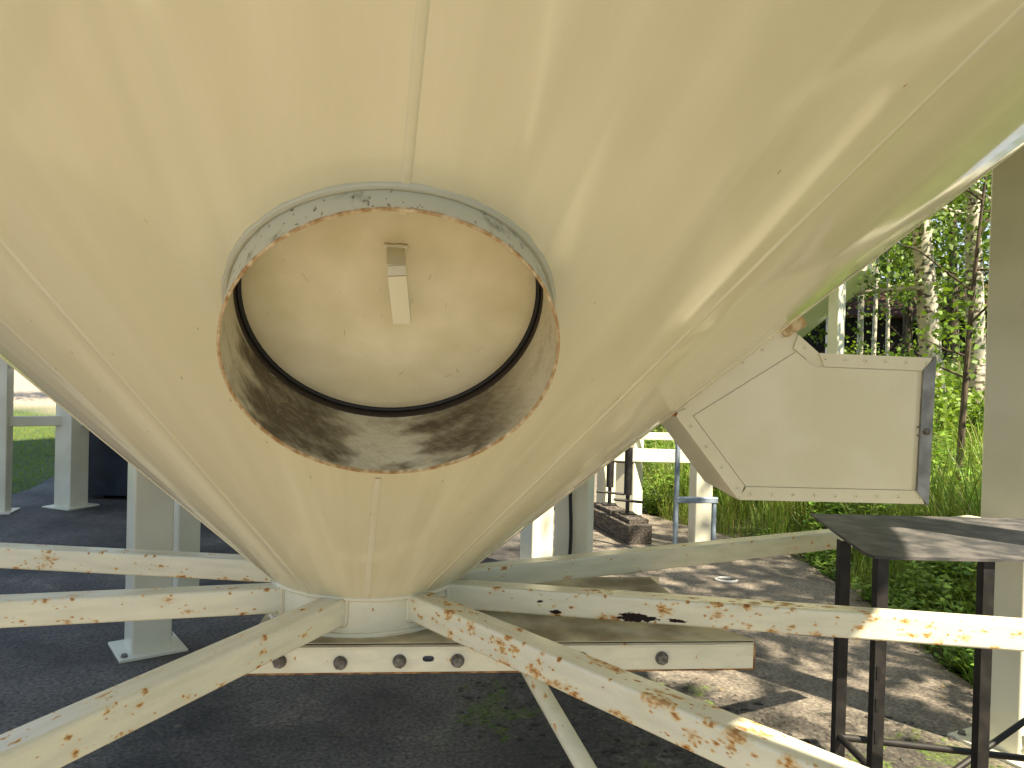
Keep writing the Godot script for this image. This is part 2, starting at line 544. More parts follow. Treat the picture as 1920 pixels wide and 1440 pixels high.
func pad_sheet(x0: float, x1: float, z0: float, z1: float, y: float, size: int, called: String, label: String) -> void:
	var data := PackedByteArray()
	data.resize(size * size * 3)
	for row in size:
		var z := lerpf(z0, z1, (row + 0.5) / size)
		for x in size:
			var wx := lerpf(x0, x1, (x + 0.5) / size)
			var at := (row * size + x) * 3
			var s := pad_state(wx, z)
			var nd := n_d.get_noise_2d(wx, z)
			var tan_share: float = s[0]
			var crust: float = s[1]
			var moss: float = s[2]
			var na: float = s[3]
			var nb: float = s[4]
			var grain := maxf(0.3, 1.0 + nb * 0.4 + na * lerpf(0.95, 0.4, tan_share) + nd * 0.32)
			# black flecks on the dark grey part, pale grit here and there
			if tan_share < 0.6 and nd > 0.36 - nb * 0.4: grain *= 0.5
			if nd < -0.55: grain *= 1.5
			var c := Vector3(0.118, 0.105, 0.088).lerp(Vector3(0.25, 0.212, 0.163), tan_share) * grain
			c = c.lerp(Vector3(0.055, 0.048, 0.036) * (0.4 + grain * 0.7 + nd * 0.5) * lerpf(0.35, 1.0, smooth(0.02, 0.14, absf(nb + nd * 0.25))), crust * 0.9)
			c = c.lerp(Vector3(0.075, 0.10, 0.02) * grain, moss * 0.75)
			data[at] = int(255.0 * pow(clampf(c.x, 0.0, 1.0), 1.0 / 2.2))
			data[at + 1] = int(255.0 * pow(clampf(c.y, 0.0, 1.0), 1.0 / 2.2))
			data[at + 2] = int(255.0 * pow(clampf(c.z, 0.0, 1.0), 1.0 / 2.2))
	var pm := mat(Color.WHITE, 0.8)
	pm.albedo_texture = ImageTexture.create_from_image(Image.create_from_data(size, size, false, Image.FORMAT_RGB8, data))
	pm.detail_enabled = true
	pm.detail_blend_mode = BaseMaterial3D.BLEND_MODE_MUL
	if not M.has("grit"): M.grit = noise_tex(44, 0.06, Color(0.72, 0.72, 0.72), Color(1, 1, 1), 512, 5)
	pm.detail_albedo = M.grit
	pm.detail_uv_layer = BaseMaterial3D.DETAIL_UV_2
	var ps := st_new()
	var rows := 120
	for k in rows:
		var za := lerpf(z1, z0, float(k) / rows)
		var zb := lerpf(z1, z0, float(k + 1) / rows)
		var ends := []
		for z in [za, zb]:
			var wob := hill_noise.get_noise_2d(z * 9.0, 3.0) * 0.06
			var left := -4.6 - 0.28 * maxf(0.0, -5.8 - z) + hill_noise.get_noise_2d(z * 8.0, 50.0) * 0.08 if z < -3.0 else -6.1
			ends.append([maxf(left, x0), minf(edge_x(z) + wob, x1)])
		var p := [Vector3(ends[0][0], y, za), Vector3(ends[0][1], y, za), Vector3(ends[1][1], y, zb), Vector3(ends[1][0], y, zb)]
		for t in [[0, 1, 2], [0, 2, 3]]:
			var q := [p[t[0]], p[t[1]], p[t[2]]]
			if (q[1] - q[0]).cross(q[2] - q[0]).y > 0: q = [q[0], q[2], q[1]]
			for v in q:
				ps.set_normal(Vector3.UP)
				ps.set_uv(Vector2((v.x - x0) / (x1 - x0), (v.z - z0) / (z1 - z0)))
				ps.set_uv2(Vector2(v.x, v.z) / 0.7)
				ps.add_vertex(v)
	var pad := put(ps.commit(), called, pm)
	tag(pad, label, "", "", "structure")

# crumbs of crust, grit and moss cushions on the concrete
func crumbs() -> void:
	var g := RandomNumberGenerator.new()
	g.seed = 12
	var st := st_new()
	var ring := []
	for k in 7: ring.append(Vector3(cos(TAU * k / 7), 0, sin(TAU * k / 7)) * g.randf_range(0.7, 1.1))
	var top := []
	for k in 7: top.append(ring[k] * g.randf_range(0.45, 0.7) + Vector3.UP * g.randf_range(0.28, 0.5))
	for k in 7:
		var n := (k + 1) % 7
		flat_quad(st, ring[k], ring[n], top[n], top[k], ring[k] + Vector3.UP * 0.3)
		tri(st, Vector3(0.1, 0.5, 0), top[k], top[n], Vector3.UP, Vector3.UP, Vector3.UP)
	var chip := st.commit()
	var soil := []
	var moss := []
	var grit := []
	for k in 60000:
		var x := g.randf_range(-2.4, 2.5)
		var z := g.randf_range(-4.4, -0.3)
		if x > edge_x(z): continue
		var s := pad_state(x, z)
		var roll := g.randf()
		if s[2] > 0.4 and roll < 0.6: moss.append([Vector3(x, 0.003, z), g.randf_range(0.004, 0.013)])
		elif s[1] > 0.35 and roll < 0.45: soil.append([Vector3(x, 0.003, z), pow(g.randf(), 2.0) * 0.016 + 0.003])
		elif roll < 0.012 or (roll < 0.05 and x > edge_x(z) - 0.25): grit.append([Vector3(x, 0.003, z), pow(g.randf(), 3.0) * 0.012 + 0.0025])
	var L := Leaves.new()
	for k in 900:
		var x := g.randf_range(-2.4, 2.6)
		var z := g.randf_range(-6.0, -0.5)
		if x > edge_x(z) + 0.05: continue
		if g.randf() > 0.12 + 0.88 * smooth(0.8, 0.0, edge_x(z) - x) + 0.4 * pad_state(x, z)[1]: continue
		var az := g.randf() * TAU
		var along := Vector3(cos(az), g.randf_range(0.02, 0.25), sin(az)).normalized()
		var sz := g.randf_range(0.014, 0.035)
		L.leaf(Vector3(x, 0.007, z), along, along.cross(Vector3.UP).normalized(), sz, sz * 0.6, Color(0.17, 0.12, 0.06) * g.randf_range(0.5, 1.7))
	var lm := mat(Color.WHITE, 0.9)
	lm.vertex_color_use_as_albedo = true
	lm.cull_mode = BaseMaterial3D.CULL_DISABLED
	var litter := put(L.mesh(), "leaf_litter", lm)
	tag(litter, "dry brown leaves scattered along the edge of the concrete", "leaf litter", "", "stuff")
	for q in [["moss_cushions", moss, Color(0.075, 0.11, 0.018), "green moss cushions on the crusted concrete by the black stand"], ["soil_crumbs", soil, Color(0.06, 0.052, 0.04), "dark crumbs of soil crust on the concrete"], ["grit", grit, Color(0.12, 0.10, 0.075), "loose grit and leaf bits scattered over the concrete"]]:
		var mm := MultiMesh.new()
		mm.transform_format = MultiMesh.TRANSFORM_3D
		mm.use_colors = true
		mm.mesh = chip
		mm.instance_count = q[1].size()
		for k in q[1].size():
			var sz: float = q[1][k][1]
			mm.set_instance_transform(k, Transform3D(Basis(Vector3.UP, g.randf() * TAU).scaled(Vector3(sz * g.randf_range(0.8, 1.6), sz * 0.9, sz)), q[1][k][0]))
			var v := g.randf_range(0.5, 1.5)
			mm.set_instance_color(k, Color(q[2].r * v * g.randf_range(0.9, 1.1), q[2].g * v, q[2].b * v))
		var o := MultiMeshInstance3D.new()
		o.name = numbered(q[0])
		o.multimesh = mm
		var cm := mat(Color.WHITE, 0.95)
		cm.vertex_color_use_as_albedo = true
		o.material_override = cm
		add_child(o)
		tag(o, q[3], q[0].replace("_", " "), "", "stuff")

# ---------------------------------------------------------------- the bin in front
func hopper_bin() -> void:
	var bin := thing("hopper_bin", Vector3.ZERO, "cream painted steel hopper bin whose cone fills the view, with a round capped opening", "hopper bin", "cream hopper bins")
	var seam0 := deg_to_rad(78.8)
	var step := TAU / 11.0
	var h0 := NECK_R / SLOPE - 0.012
	var h1 := BIN_R / SLOPE
	var ripple := noise(51, 1.0, 3)
	for g in 11:
		var st := st_new()
		var az0 := seam0 + g * step
		var near := g == 0 or g == 10 or g == 1 or g == 9
		var na := 40 if near else 14
		var nh := 150 if near else 20
		var grid := []
		for i in nh + 1:
			var row := []
			var h := lerpf(h0, h1, pow(float(i) / nh, 1.25))
			for j in na + 1:
				var az := az0 + step * j / na
				# sheet steel is never quite true: soft waves that run up the cone
				var wave := func(aa: float, hh: float) -> float: return ripple.get_noise_3d(cos(aa) * 4.2, sin(aa) * 4.2, hh * 0.55 + 9.0) * 0.0022 * smooth(0.15, 0.7, hh)
				var p: Vector3 = cone_point(az, h, wave.call(az, h))
				var slope: float = (wave.call(az + 0.01, h) - wave.call(az - 0.01, h)) / (0.02 * SLOPE * h)
				var across := Basis(Vector3.BACK, -LEAN) * Vector3(-sin(az), 0, cos(az))
				row.append([p, (cone_normal(az) - across * slope).normalized(), Vector2(float(j) / na + g * 0.37, (h - h0) / (h1 - h0))])
			grid.append(row)
		if near: cut_hole(grid)
		for i in nh:
			for j in na:
				var c := [grid[i][j], grid[i][j + 1], grid[i + 1][j + 1], grid[i + 1][j]]
				for t in [[0, 1, 2], [0, 2, 3]]:
					var inside := 0
					for k in t: inside += 1 if c[k].size() > 3 else 0
					if inside == 3: continue
					tri(st, c[t[0]][0], c[t[1]][0], c[t[2]][0], c[t[0]][1], c[t[1]][1], c[t[2]][1], c[t[0]][2], c[t[1]][2], c[t[2]][2])
		var panel := put(st.commit(), "cone_panel", M.cone, bin)
		# lapped seam along the panel's edge
		var ss := st_new()
		var runs := [[h0, h1]]
		if g == 0: runs = [[h0, 0.49], [0.845, h1]]
		for run in runs:
			var prev := []
			for i in 61:
				var h := lerpf(run[0], run[1], i / 60.0)
				var w := 0.0058 / (SLOPE * h)
				var ring := []
				for k in 7:
					var s := -1.0 + k / 3.0
					var lift := 0.0017 * sqrt(maxf(0.0, 1.0 - pow(absf(s), 4.0))) + ripple.get_noise_2d(h * 60.0, s) * 0.0003 + 0.0001
					var nn := (cone_normal(az0) + Basis(Vector3.BACK, -LEAN) * Vector3(-sin(az0), 0, cos(az0)) * s * absf(s) * 0.9).normalized()
					ring.append([cone_point(az0 + w * s, h, lift + ripple.get_noise_3d(cos(az0) * 4.2, sin(az0) * 4.2, h * 0.55 + 9.0) * 0.0022 * smooth(0.15, 0.7, h)), nn])
				if prev:
					for k in 6:
						quad(ss, [prev[k][0], ring[k][0], ring[k + 1][0], prev[k + 1][0]], [prev[k][1], ring[k][1], ring[k + 1][1], prev[k + 1][1]])
				prev = ring
		put(ss.commit(), "lap_seam", M.cream, panel)
	access_opening(bin)
	# neck under the cone
	var ns := st_new()
	lathe(ns, [Vector2(NECK_R, 0.905), Vector2(NECK_R, 0.782)], 72, Transform3D.IDENTITY)
	lathe(ns, [Vector2(NECK_R - 0.005, 0.782), Vector2(NECK_R - 0.005, 0.905)], 72, Transform3D.IDENTITY)
	put(ns.commit(), "neck", rusty(212, 26, 1024, 128, 8.0), bin)
	for w in [[0.868, 0.0055], [0.781, 0.007]]:
		var pts := []
		var rad := []
		for k in 120:
			var t := TAU * k / 120
			var y: float = w[0] if w[0] < 0.8 else APEX.y + NECK_R / SLOPE - LEAN * cos(t) * NECK_R + 0.0
			pts.append(Vector3(cos(t) * (NECK_R + 0.001), y, sin(t) * (NECK_R + 0.001)))
			rad.append(w[1] * (1.0 + 0.25 * ripple.get_noise_1d(k * 0.7)))
		var ws := st_new()
		path_tube(ws, pts, rad, 8, true)
		put(ws.commit(), "weld_bead", rusty(213, 60, 256, 64, 6.0) if w[0] < 0.8 else M.cream, bin)
	M.weld = rusty(214, 50, 256, 64, 6.0)
	# tubes from the neck to the legs: near point and far point of the middle line in the photograph
	var lines := [
		[Vector2(490, 1066), Vector2(0, 1041), 11.0, 330],
		[Vector2(515, 1121), Vector2(0, 1146), 12.0, 330],
		[Vector2(632, 1142), Vector2(0, 1436), 9.0, 230],
		[Vector2(778, 1132), Vector2(1480, 1436), 16.0, 480],
		[Vector2(875, 1114), Vector2(1920, 1190), 13.0, 340],
		[Vector2(885, 1083), Vector2(1840, 980), 9.0, 190]]
	var leg_az := []
	for k in lines.size():
		var a := on_y(lines[k][0].x, lines[k][0].y, TUBE_Y)
		var b := on_y(lines[k][1].x, lines[k][1].y, TUBE_Y)
		var d := (b - a).normalized()
		# start inside the neck wall, end at the leg circle
		var s := a
		while Vector2(s.x, s.z).length() > NECK_R - 0.004: s -= d * 0.002
		while Vector2(s.x, s.z).length() < NECK_R - 0.004: s += d * 0.002
		s -= d * 0.03
		var e := s
		while Vector2(e.x, e.z).length() < 2.27: e += d * 0.005
		var holes := []
		if k == 4:
			var L := s.distance_to(e)
			for q in [[1184, 1144, 14, 13], [1196, 1144, 11, 10], [1215, 1150, 9, 6], [1262, 1157, 9, 5], [1042, 1139, 6, 6], [1010, 1110, 3, 4]]:
				var at := on_y(q[0], 1130, TUBE_Y)
				holes.append([s.distance_to(at) / L, 0.125 - (0.09 if q[1] > 1138 else -0.02) , q[2], q[3]])
		var ts := st_new()
		bar(ts, s, e, profile(0.055, 0.055, 0.006, 3), Vector3.UP, true, 1)
		var rm := rusty(300 + k * 11, lines[k][3], 1024, 256, lines[k][2], holes)
		put(ts.commit(), "brace_tube", rm, bin)
		var wf := frame_of(d, Vector3.UP)
		var wp := []
		var wr := []
		var prof := profile(0.057, 0.057, 0.007, 3)
		for q in prof.size() - 1:
			for m in 4:
				var c: Vector2 = (prof[q][0] as Vector2).lerp(prof[q + 1][0], m / 4.0)
				var at: Vector3 = s + wf[0] * c.x + wf[1] * c.y - d * 0.05
				for st_ in 120:
					if Vector2(at.x, at.z).length() > NECK_R + 0.001: break
					at += d * 0.002
				wp.append(at)
				wr.append(0.0042 * (1.0 + 0.35 * ripple.get_noise_2d(q * 3.0 + m, k * 9.0)))
		var wst := st_new()
		path_tube(wst, wp, wr, 6, true)
		put(wst.commit(), "weld_bead", M.weld, bin)
		leg_az.append(atan2(e.z, e.x))
	leg_az[5] = deg_to_rad(-25.2)
	# legs: those of the tubes and the two that stand behind the cone
	var spots := []
	for k in [0, 2, 3, 4, 5]: spots.append(leg_az[k])
	spots.append(deg_to_rad(-126.8))
	spots.append(deg_to_rad(-73.0))
	for az in spots:
		var r := 2.38
		if absf(az - deg_to_rad(-126.8)) < 0.01: r = 2.26
		if absf(az - deg_to_rad(-73.0)) < 0.01: r = 2.30
		if absf(az - deg_to_rad(-25.2)) < 0.01: r = 2.445
		leg(bin, Vector3(cos(az) * r, 0, sin(az) * r), az)
	# tubes to the two legs behind
	for az in [deg_to_rad(-126.8), deg_to_rad(-73.0)]:
		var ts := st_new()
		var d := Vector3(cos(az), 0, sin(az))
		bar(ts, d * (NECK_R - 0.004) + Vector3.UP * TUBE_Y, d * 2.2 + Vector3.UP * TUBE_Y, profile(0.055, 0.055, 0.006, 3))
		put(ts.commit(), "brace_tube", M.cream, bin)
	# wall and roof above the cone, unseen; built tall to shade the left frame
	var ws := st_new()
	var top := Transform3D(Basis.IDENTITY, Vector3(0, 0, 0))
	var rim_y := APEX.y + h1
	lathe(ws, [Vector2(BIN_R + 0.004, 9.4), Vector2(BIN_R + 0.004, rim_y - 0.1)], 72, top)
	lathe(ws, [Vector2(BIN_R - 0.004, rim_y - 0.1), Vector2(BIN_R - 0.004, 9.4)], 72, top)
	put(ws.commit(), "wall", M.cream, bin)
	var rs := st_new()
	lathe(rs, [Vector2(0.3, 10.6), Vector2(BIN_R + 0.06, 9.35)], 72, top)
	put(rs.commit(), "roof", M.galv, bin)
	gate(bin)
	air_duct(bin)
	# pipe prop that runs from the gate frame down to the ground
	var p0 := on_z(962, 1262, 0.10)
	p0.y = 0.735
	var p1 := on_z(1098, 1440, 0.45)
	var p2 := p0 + (p1 - p0) * (p0.y / (p0.y - p1.y))
	var prop := st_new()
	path_tube(prop, [p0, p0.lerp(p2, 0.5), p2], [0.0175, 0.0175, 0.0175], 20, false, 1.0)
	put(prop.commit(), "pipe_prop", rusty(511, 60, 128, 512, 5.0), bin)

func cut_hole(grid: Array) -> void:
	var rows := grid.size()
	var cols: int = grid[0].size()
	var dist := []
	for i in rows:
		var r := []
		for j in cols:
			var q: Vector3 = grid[i][j][0] - HOLE_C
			r.append((q - hole_axis * q.dot(hole_axis)).length())
		dist.append(r)
	for i in rows:
		for j in cols:
			if dist[i][j] >= HOLE_R - 0.002: continue
			grid[i][j].append(true)
			var border := false
			for di in [-1, 0, 1]:
				for dj in [-1, 0, 1]:
					var y: int = i + di
					var x: int = j + dj
					if y >= 0 and y < rows and x >= 0 and x < cols and dist[y][x] >= HOLE_R - 0.002: border = true
			if border:
				var q: Vector3 = grid[i][j][0] - HOLE_C
				var across := (q - hole_axis * q.dot(hole_axis)).normalized() * (HOLE_R - 0.002)
				grid[i][j][0] = to_cone(HOLE_C + across + hole_axis * q.dot(hole_axis))

func access_opening(bin: Node3D) -> void:
	var a := hole_axis
	var right := Vector3.UP.cross(a).normalized()
	var up := a.cross(right).normalized()
	var depth := 0.128
	var n := 128
	# dirty inner wall: picture over angle and depth
	var w := 1024
	var h := 160
	var img := Image.create(w, h, false, Image.FORMAT_RGB8)
	var f1 := noise(61, 0.012, 4)
	var f2 := noise(62, 0.06, 4)
	for y in h:
		for x in w:
			var ang := 360.0 * x / w               # 0 right, 90 up, 270 down
			var v := float(y) / h                  # 0 at the rim, 1 at the lid
			var big := f1.get_noise_2d(x, y * 1.6)
			var fine := f2.get_noise_2d(x * 1.5 + y * 0.9, y * 0.8)
			var hair := f2.get_noise_2d(x * 0.45 - y * 1.3, y * 3.1 + x * 1.9)
			var left := smooth(188.0, 214.0, ang + big * 14.0) * smooth(lerpf(266.0, 256.0, v), lerpf(252.0, 232.0, v), ang + big * 16.0)
			var rightp := smooth(lerpf(270.0, 276.0, v), lerpf(280.0, 296.0, v), ang + big * 12.0) * smooth(345.0, 305.0, ang + big * 14.0)
			var dirt := clampf(maxf(left, rightp * 0.9) * (0.92 + 0.5 * big + 0.3 * fine) * smooth(-0.10, 0.2, v + big * 0.2), 0.0, 1.0)
			if ang > 20.0 and ang < 160.0: dirt = 0.0
			var over := smooth(0.0, 0.55, fine * 0.8 + big) * 0.28
			var c: Color = Color(0.82, 0.78, 0.65).lerp(Color(0.55, 0.49, 0.37), over)
			c = c.lerp(Color(0.31, 0.265, 0.175), dirt * 0.9)
			if hair > 0.42 and dirt > 0.2: c = c.lerp(Color(0.62, 0.55, 0.42), 0.5)
			img.set_pixel(x, y, c * (1.0 + fine * 0.05))
	var r := RandomNumberGenerator.new()
	r.seed = 4
	for s in 170:                                   # scratches of bare grey through the dirt
		var x := r.randf_range(520, 960)
		var y := r.randf_range(10, h - 20)
		var dir := Vector2(r.randfn() * 1.0 + (1.2 if x > 790 else -0.7), r.randf_range(-1.0, 0.6)).normalized()
		var bend := r.randfn() * 0.03
		for k in r.randi_range(6, 34):
			dir = dir.rotated(bend)
			x += dir.x
			y += dir.y * 0.7
			if y > 1 and y < h - 2: img.set_pixel(posmod(int(x), w), int(y), img.get_pixel(posmod(int(x), w), int(y)).lerp(Color(0.70, 0.62, 0.48), r.randf_range(0.25, 0.6)))
	var im := mat(Color.WHITE, 0.6)
	im.albedo_texture = ImageTexture.create_from_image(img)
	# outside: greyed paint with dark specks
	var oimg := Image.create(1024, 64, false, Image.FORMAT_RGB8)
	for y in 64:
		for x in 1024:
			var big := f1.get_noise_2d(x * 1.4, y * 3.0 + 400)
			var fine := f2.get_noise_2d(x * 2.0, y * 2.0 + 300)
			var c := Color(0.76, 0.745, 0.64).lerp(Color(0.46, 0.43, 0.35), smooth(0.0, 0.8, big + fine * 0.4) * 0.6)
			if fine > 0.5: c = c.lerp(Color(0.25, 0.19, 0.12), 0.7)
			oimg.set_pixel(x, y, c)
	var om := mat(Color.WHITE, 0.5)
	om.albedo_texture = ImageTexture.create_from_image(oimg)
	var collar := st_new()
	var outer := st_new()
	var edge := st_new()
	var back := -0.16
	for k in n:
		var t0 := TAU * k / n
		var t1 := TAU * (k + 1) / n
		var e0 := right * cos(t0) + up * sin(t0)
		var e1 := right * cos(t1) + up * sin(t1)
		var ri := HOLE_R - 0.003
		quad(outer, [HOLE_C + e0 * HOLE_R, HOLE_C + e1 * HOLE_R, HOLE_C + e1 * HOLE_R + a * back, HOLE_C + e0 * HOLE_R + a * back], [e0, e1, e1, e0],
			[Vector2(float(k) / n, 0), Vector2(float(k + 1) / n, 0), Vector2(float(k + 1) / n, 1), Vector2(float(k) / n, 1)])
		quad(collar, [HOLE_C + e0 * ri, HOLE_C + e1 * ri, HOLE_C + e1 * ri - a * depth, HOLE_C + e0 * ri - a * depth], [-e0, -e1, -e1, -e0],
			[Vector2(float(k) / n, 0), Vector2(float(k + 1) / n, 0), Vector2(float(k + 1) / n, 1), Vector2(float(k) / n, 1)])
		var prof := [[HOLE_R + 0.0004, -0.003, e0, e1, 0.7], [HOLE_R, 0.0005, e0, e1, 0.3], [ri, 0.0005, e0, e1, -0.3], [ri - 0.0004, -0.003, e0, e1, -0.7]]
		for q in 3:
			var A: Array = prof[q]
			var B: Array = prof[q + 1]
			quad(edge, [HOLE_C + e0 * A[0] + a * A[1], HOLE_C + e1 * A[0] + a * A[1], HOLE_C + e1 * B[0] + a * B[1], HOLE_C + e0 * B[0] + a * B[1]],
				[(e0 * A[4] + a).normalized(), (e1 * A[4] + a).normalized(), (e1 * B[4] + a).normalized(), (e0 * B[4] + a).normalized()])
	var co := put(outer.commit(), "access_collar", om, bin)
	put(collar.commit(), "inner_wall", im, co).set_meta("label", "inner wall of the collar, smeared with dark brown dirt")
	var em := tri_mat(noise_tex(66, 0.05, Color(0.60, 0.44, 0.24), Color(0.87, 0.81, 0.66), 256, 5), 5.0, 0.7)
	put(edge.commit(), "rim_edge", em, co).set_meta("label", "thin rim edge worn to orange rust")
	# weld bead where the collar meets the cone
	var pts := []
	var rad := []
	var lump := noise(67, 0.35, 3)
	for k in 200:
		var t := TAU * k / 200
		var e := right * cos(t) + up * sin(t)
		pts.append(to_cone(HOLE_C + e * (HOLE_R + 0.003) - a * 0.09))
		rad.append(0.0055 * (1.0 + 0.3 * lump.get_noise_1d(k * 0.55)))
	var ws := st_new()
	path_tube(ws, pts, rad, 8, true)
	put(ws.commit(), "weld_bead", om, co)
	# gasket and lid
	var gpts := []
	var grad := []
	for k in 96:
		var t := TAU * k / 96
		gpts.append(HOLE_C - a * (depth - 0.004) + (right * cos(t) + up * sin(t)) * (HOLE_R - 0.0072))
		grad.append(0.0042)
	var gs := st_new()
	path_tube(gs, gpts, grad, 10, true)
	var lid := Node3D.new()
	var ls := st_new()
	var basis := Basis(right, a, right.cross(a))
	var lt := Transform3D(basis, HOLE_C - a * depth)
	var lp := [Vector2(0.0, 0.014)]
	for k in range(1, 13):
		var q := k / 12.0
		lp.append(Vector2((HOLE_R - 0.0105) * q, 0.014 - 0.010 * q * q))
	lp.append(Vector2(HOLE_R - 0.009, 0.0))
	lp.append(Vector2(HOLE_R - 0.009, -0.02))
	smooth_lathe(ls, lp, 96, lt)
	var lo := put(ls.commit(), "lid", lid_paint(), bin)
	put(gs.commit(), "gasket", M.rubber, lo).set_meta("label", "black rubber gasket round the lid")
	var bs := st_new()
	lathe(bs, [Vector2(HOLE_R - 0.0045, 0.006), Vector2(HOLE_R - 0.0055, 0.016), Vector2(HOLE_R - 0.0031, 0.017)], 96, lt)
	put(bs.commit(), "seal_band", M.seal, lo)
	# strap handle: out from the lid, along it, back in
	var hs := st_new()
	var top := on_plane(742, 464, HOLE_C - a * (depth - 0.012), a)
	var low := on_plane(758, 625, HOLE_C - a * (depth - 0.012), a)
	low = top + (on_plane(752, 560, HOLE_C - a * (depth - 0.012), a) - top).normalized() * 0.083
	var out := 0.052
	strap(hs, [top, top + a * (out - 0.008), top + a * out + (low - top).normalized() * 0.008, low + a * out - (low - top).normalized() * 0.004, low + a * (out - 0.006), low], 0.0235, 0.005, right)
	put(hs.commit(), "handle", M.cream, lo)
	for e in [top, low]:
		var es := st_new()
		var wp := []
		var wr := []
		for k in 12:
			wp.append(e + right * (0.0145 * (-1.0 + k / 5.5)) + a * 0.001 + up * 0.002)
			wr.append(0.004 * (1.0 + 0.4 * lump.get_noise_1d(k * 3.0)))
		path_tube(es, wp, wr, 6)
		put(es.commit(), "weld", rusty(881, 18, 64, 32, 4.0), lo)

# paint of the lid: faint smudges, short scratches and pricks
func lid_paint() -> StandardMaterial3D:
	var r := RandomNumberGenerator.new()
	r.seed = 5
	var img := Image.create(512, 512, false, Image.FORMAT_RGB8)
	var n := noise(71, 0.008, 5)
	for y in 512:
		for x in 512:
			var v := n.get_noise_2d(x, y) * 0.05
			img.set_pixel(x, y, Color(0.875 + v, 0.842 + v, 0.708 + v * 1.4))
	for k in 34:
		var p := Vector2(r.randf_range(40, 470), r.randf_range(40, 470))
		var d := Vector2.from_angle(r.randfn() * 0.5 + PI / 2)
		var dark := r.randf_range(0.12, 0.45)
		for q in (r.randi_range(5, 18) if k % 3 == 0 else r.randi_range(1, 3)):
			p += d
			var at := Vector2i(clampi(int(p.x), 0, 511), clampi(int(p.y), 0, 511))
			img.set_pixelv(at, img.get_pixelv(at).lerp(Color(0.30, 0.22, 0.13), dark))
	var m := mat(Color.WHITE, 0.22)
	m.albedo_texture = ImageTexture.create_from_image(img)
	return m

func on_plane(px: float, py: float, p: Vector3, n: Vector3) -> Vector3:
	var r := ray(px, py)
	return EYE + r * ((p - EYE).dot(n) / r.dot(n))

func strap(st: SurfaceTool, pts: Array, width: float, thick: float, side: Vector3) -> void:
	for i in pts.size() - 1:
		var a: Vector3 = pts[i]
		var b: Vector3 = pts[i + 1]
		bar(st, a, b, profile(width, thick, 0.0012, 2), (b - a).normalized().cross(side).normalized() * -1.0, true)

func smooth_lathe(st: SurfaceTool, prof: Array, n: int, at: Transform3D) -> void:
	var norms := []
	for i in prof.size():
		var a: Vector2 = prof[maxi(i - 1, 0)]
		var b: Vector2 = prof[mini(i + 1, prof.size() - 1)]
		var e := (b - a).normalized()
		norms.append(Vector2(-e.y, e.x))
	for i in prof.size() - 1:
		for k in n:
			var t0 := TAU * k / n
			var t1 := TAU * (k + 1) / n
			var c0 := Vector3(cos(t0), 0, sin(t0))
			var c1 := Vector3(cos(t1), 0, sin(t1))
			var A: Vector2 = prof[i]
			var B: Vector2 = prof[i + 1]
			var NA: Vector2 = norms[i]
			var NB: Vector2 = norms[i + 1]
			quad(st, [at * (c0 * A.x + Vector3.UP * A.y), at * (c0 * B.x + Vector3.UP * B.y), at * (c1 * B.x + Vector3.UP * B.y), at * (c1 * A.x + Vector3.UP * A.y)],
				[at.basis * (c0 * NA.x + Vector3.UP * NA.y), at.basis * (c0 * NB.x + Vector3.UP * NB.y), at.basis * (c1 * NB.x + Vector3.UP * NB.y), at.basis * (c1 * NA.x + Vector3.UP * NA.y)],
				[Vector2(c0.x, c0.z) * A.x * 2.4 + Vector2(0.5, 0.5), Vector2(c0.x, c0.z) * B.x * 2.4 + Vector2(0.5, 0.5), Vector2(c1.x, c1.z) * B.x * 2.4 + Vector2(0.5, 0.5), Vector2(c1.x, c1.z) * A.x * 2.4 + Vector2(0.5, 0.5)])

func leg(parent: Node3D, at: Vector3, az: float) -> void:
	var st := st_new()
	var out := Vector3(cos(az), 0, sin(az))
	bar(st, at + Vector3.UP * 0.012, at + Vector3.UP * 2.75, profile(0.175, 0.175, 0.014, 3), out)
	var f := frame_of(Vector3.UP, out)
	var l := put(st.commit(), "leg", M.post, parent)
	var b := Basis(f[0], Vector3.UP, f[0].cross(Vector3.UP))
	put(block(0.29, 0.014, 0.29, 0.003), "base_plate", M.post, l, Transform3D(b, at + Vector3.UP * 0.0075))
	for s in [-1, 1]:
		put(bolt_mesh(0.013, 0.014), "anchor_bolt", M.bolt, l, Transform3D(b, at + Vector3.UP * 0.0145 + f[0] * 0.118 * s + out * -0.1 * s))
	var gs := st_new()
	prism(gs, PackedVector2Array([Vector2(0, 0), Vector2(0.0, 0.42), Vector2(-0.36, 0.1), Vector2(-0.36, 0.0)]), -0.006, 0.006)
	put(gs.commit(), "gusset", M.post, l, Transform3D(Basis(out, Vector3.UP, out.cross(Vector3.UP)), at + Vector3.UP * 2.26 - out * 0.086))

var bolt_cache := {}
func bolt_mesh(r: float, h: float) -> ArrayMesh:
	var key := "%f %f" % [r, h]
	if bolt_cache.has(key): return bolt_cache[key]
	var st := st_new()
	lathe(st, [Vector2(0.0, h), Vector2(r * 0.86, h), Vector2(r, h * 0.86), Vector2(r, h * 0.28)], 6, Transform3D.IDENTITY)
	lathe(st, [Vector2(r * 0.9, h * 0.2), Vector2(r * 1.14, h * 0.18), Vector2(r * 1.2, h * 0.1), Vector2(r * 1.2, 0.0)], 18, Transform3D.IDENTITY)
	bolt_cache[key] = st.commit()
	return bolt_cache[key]

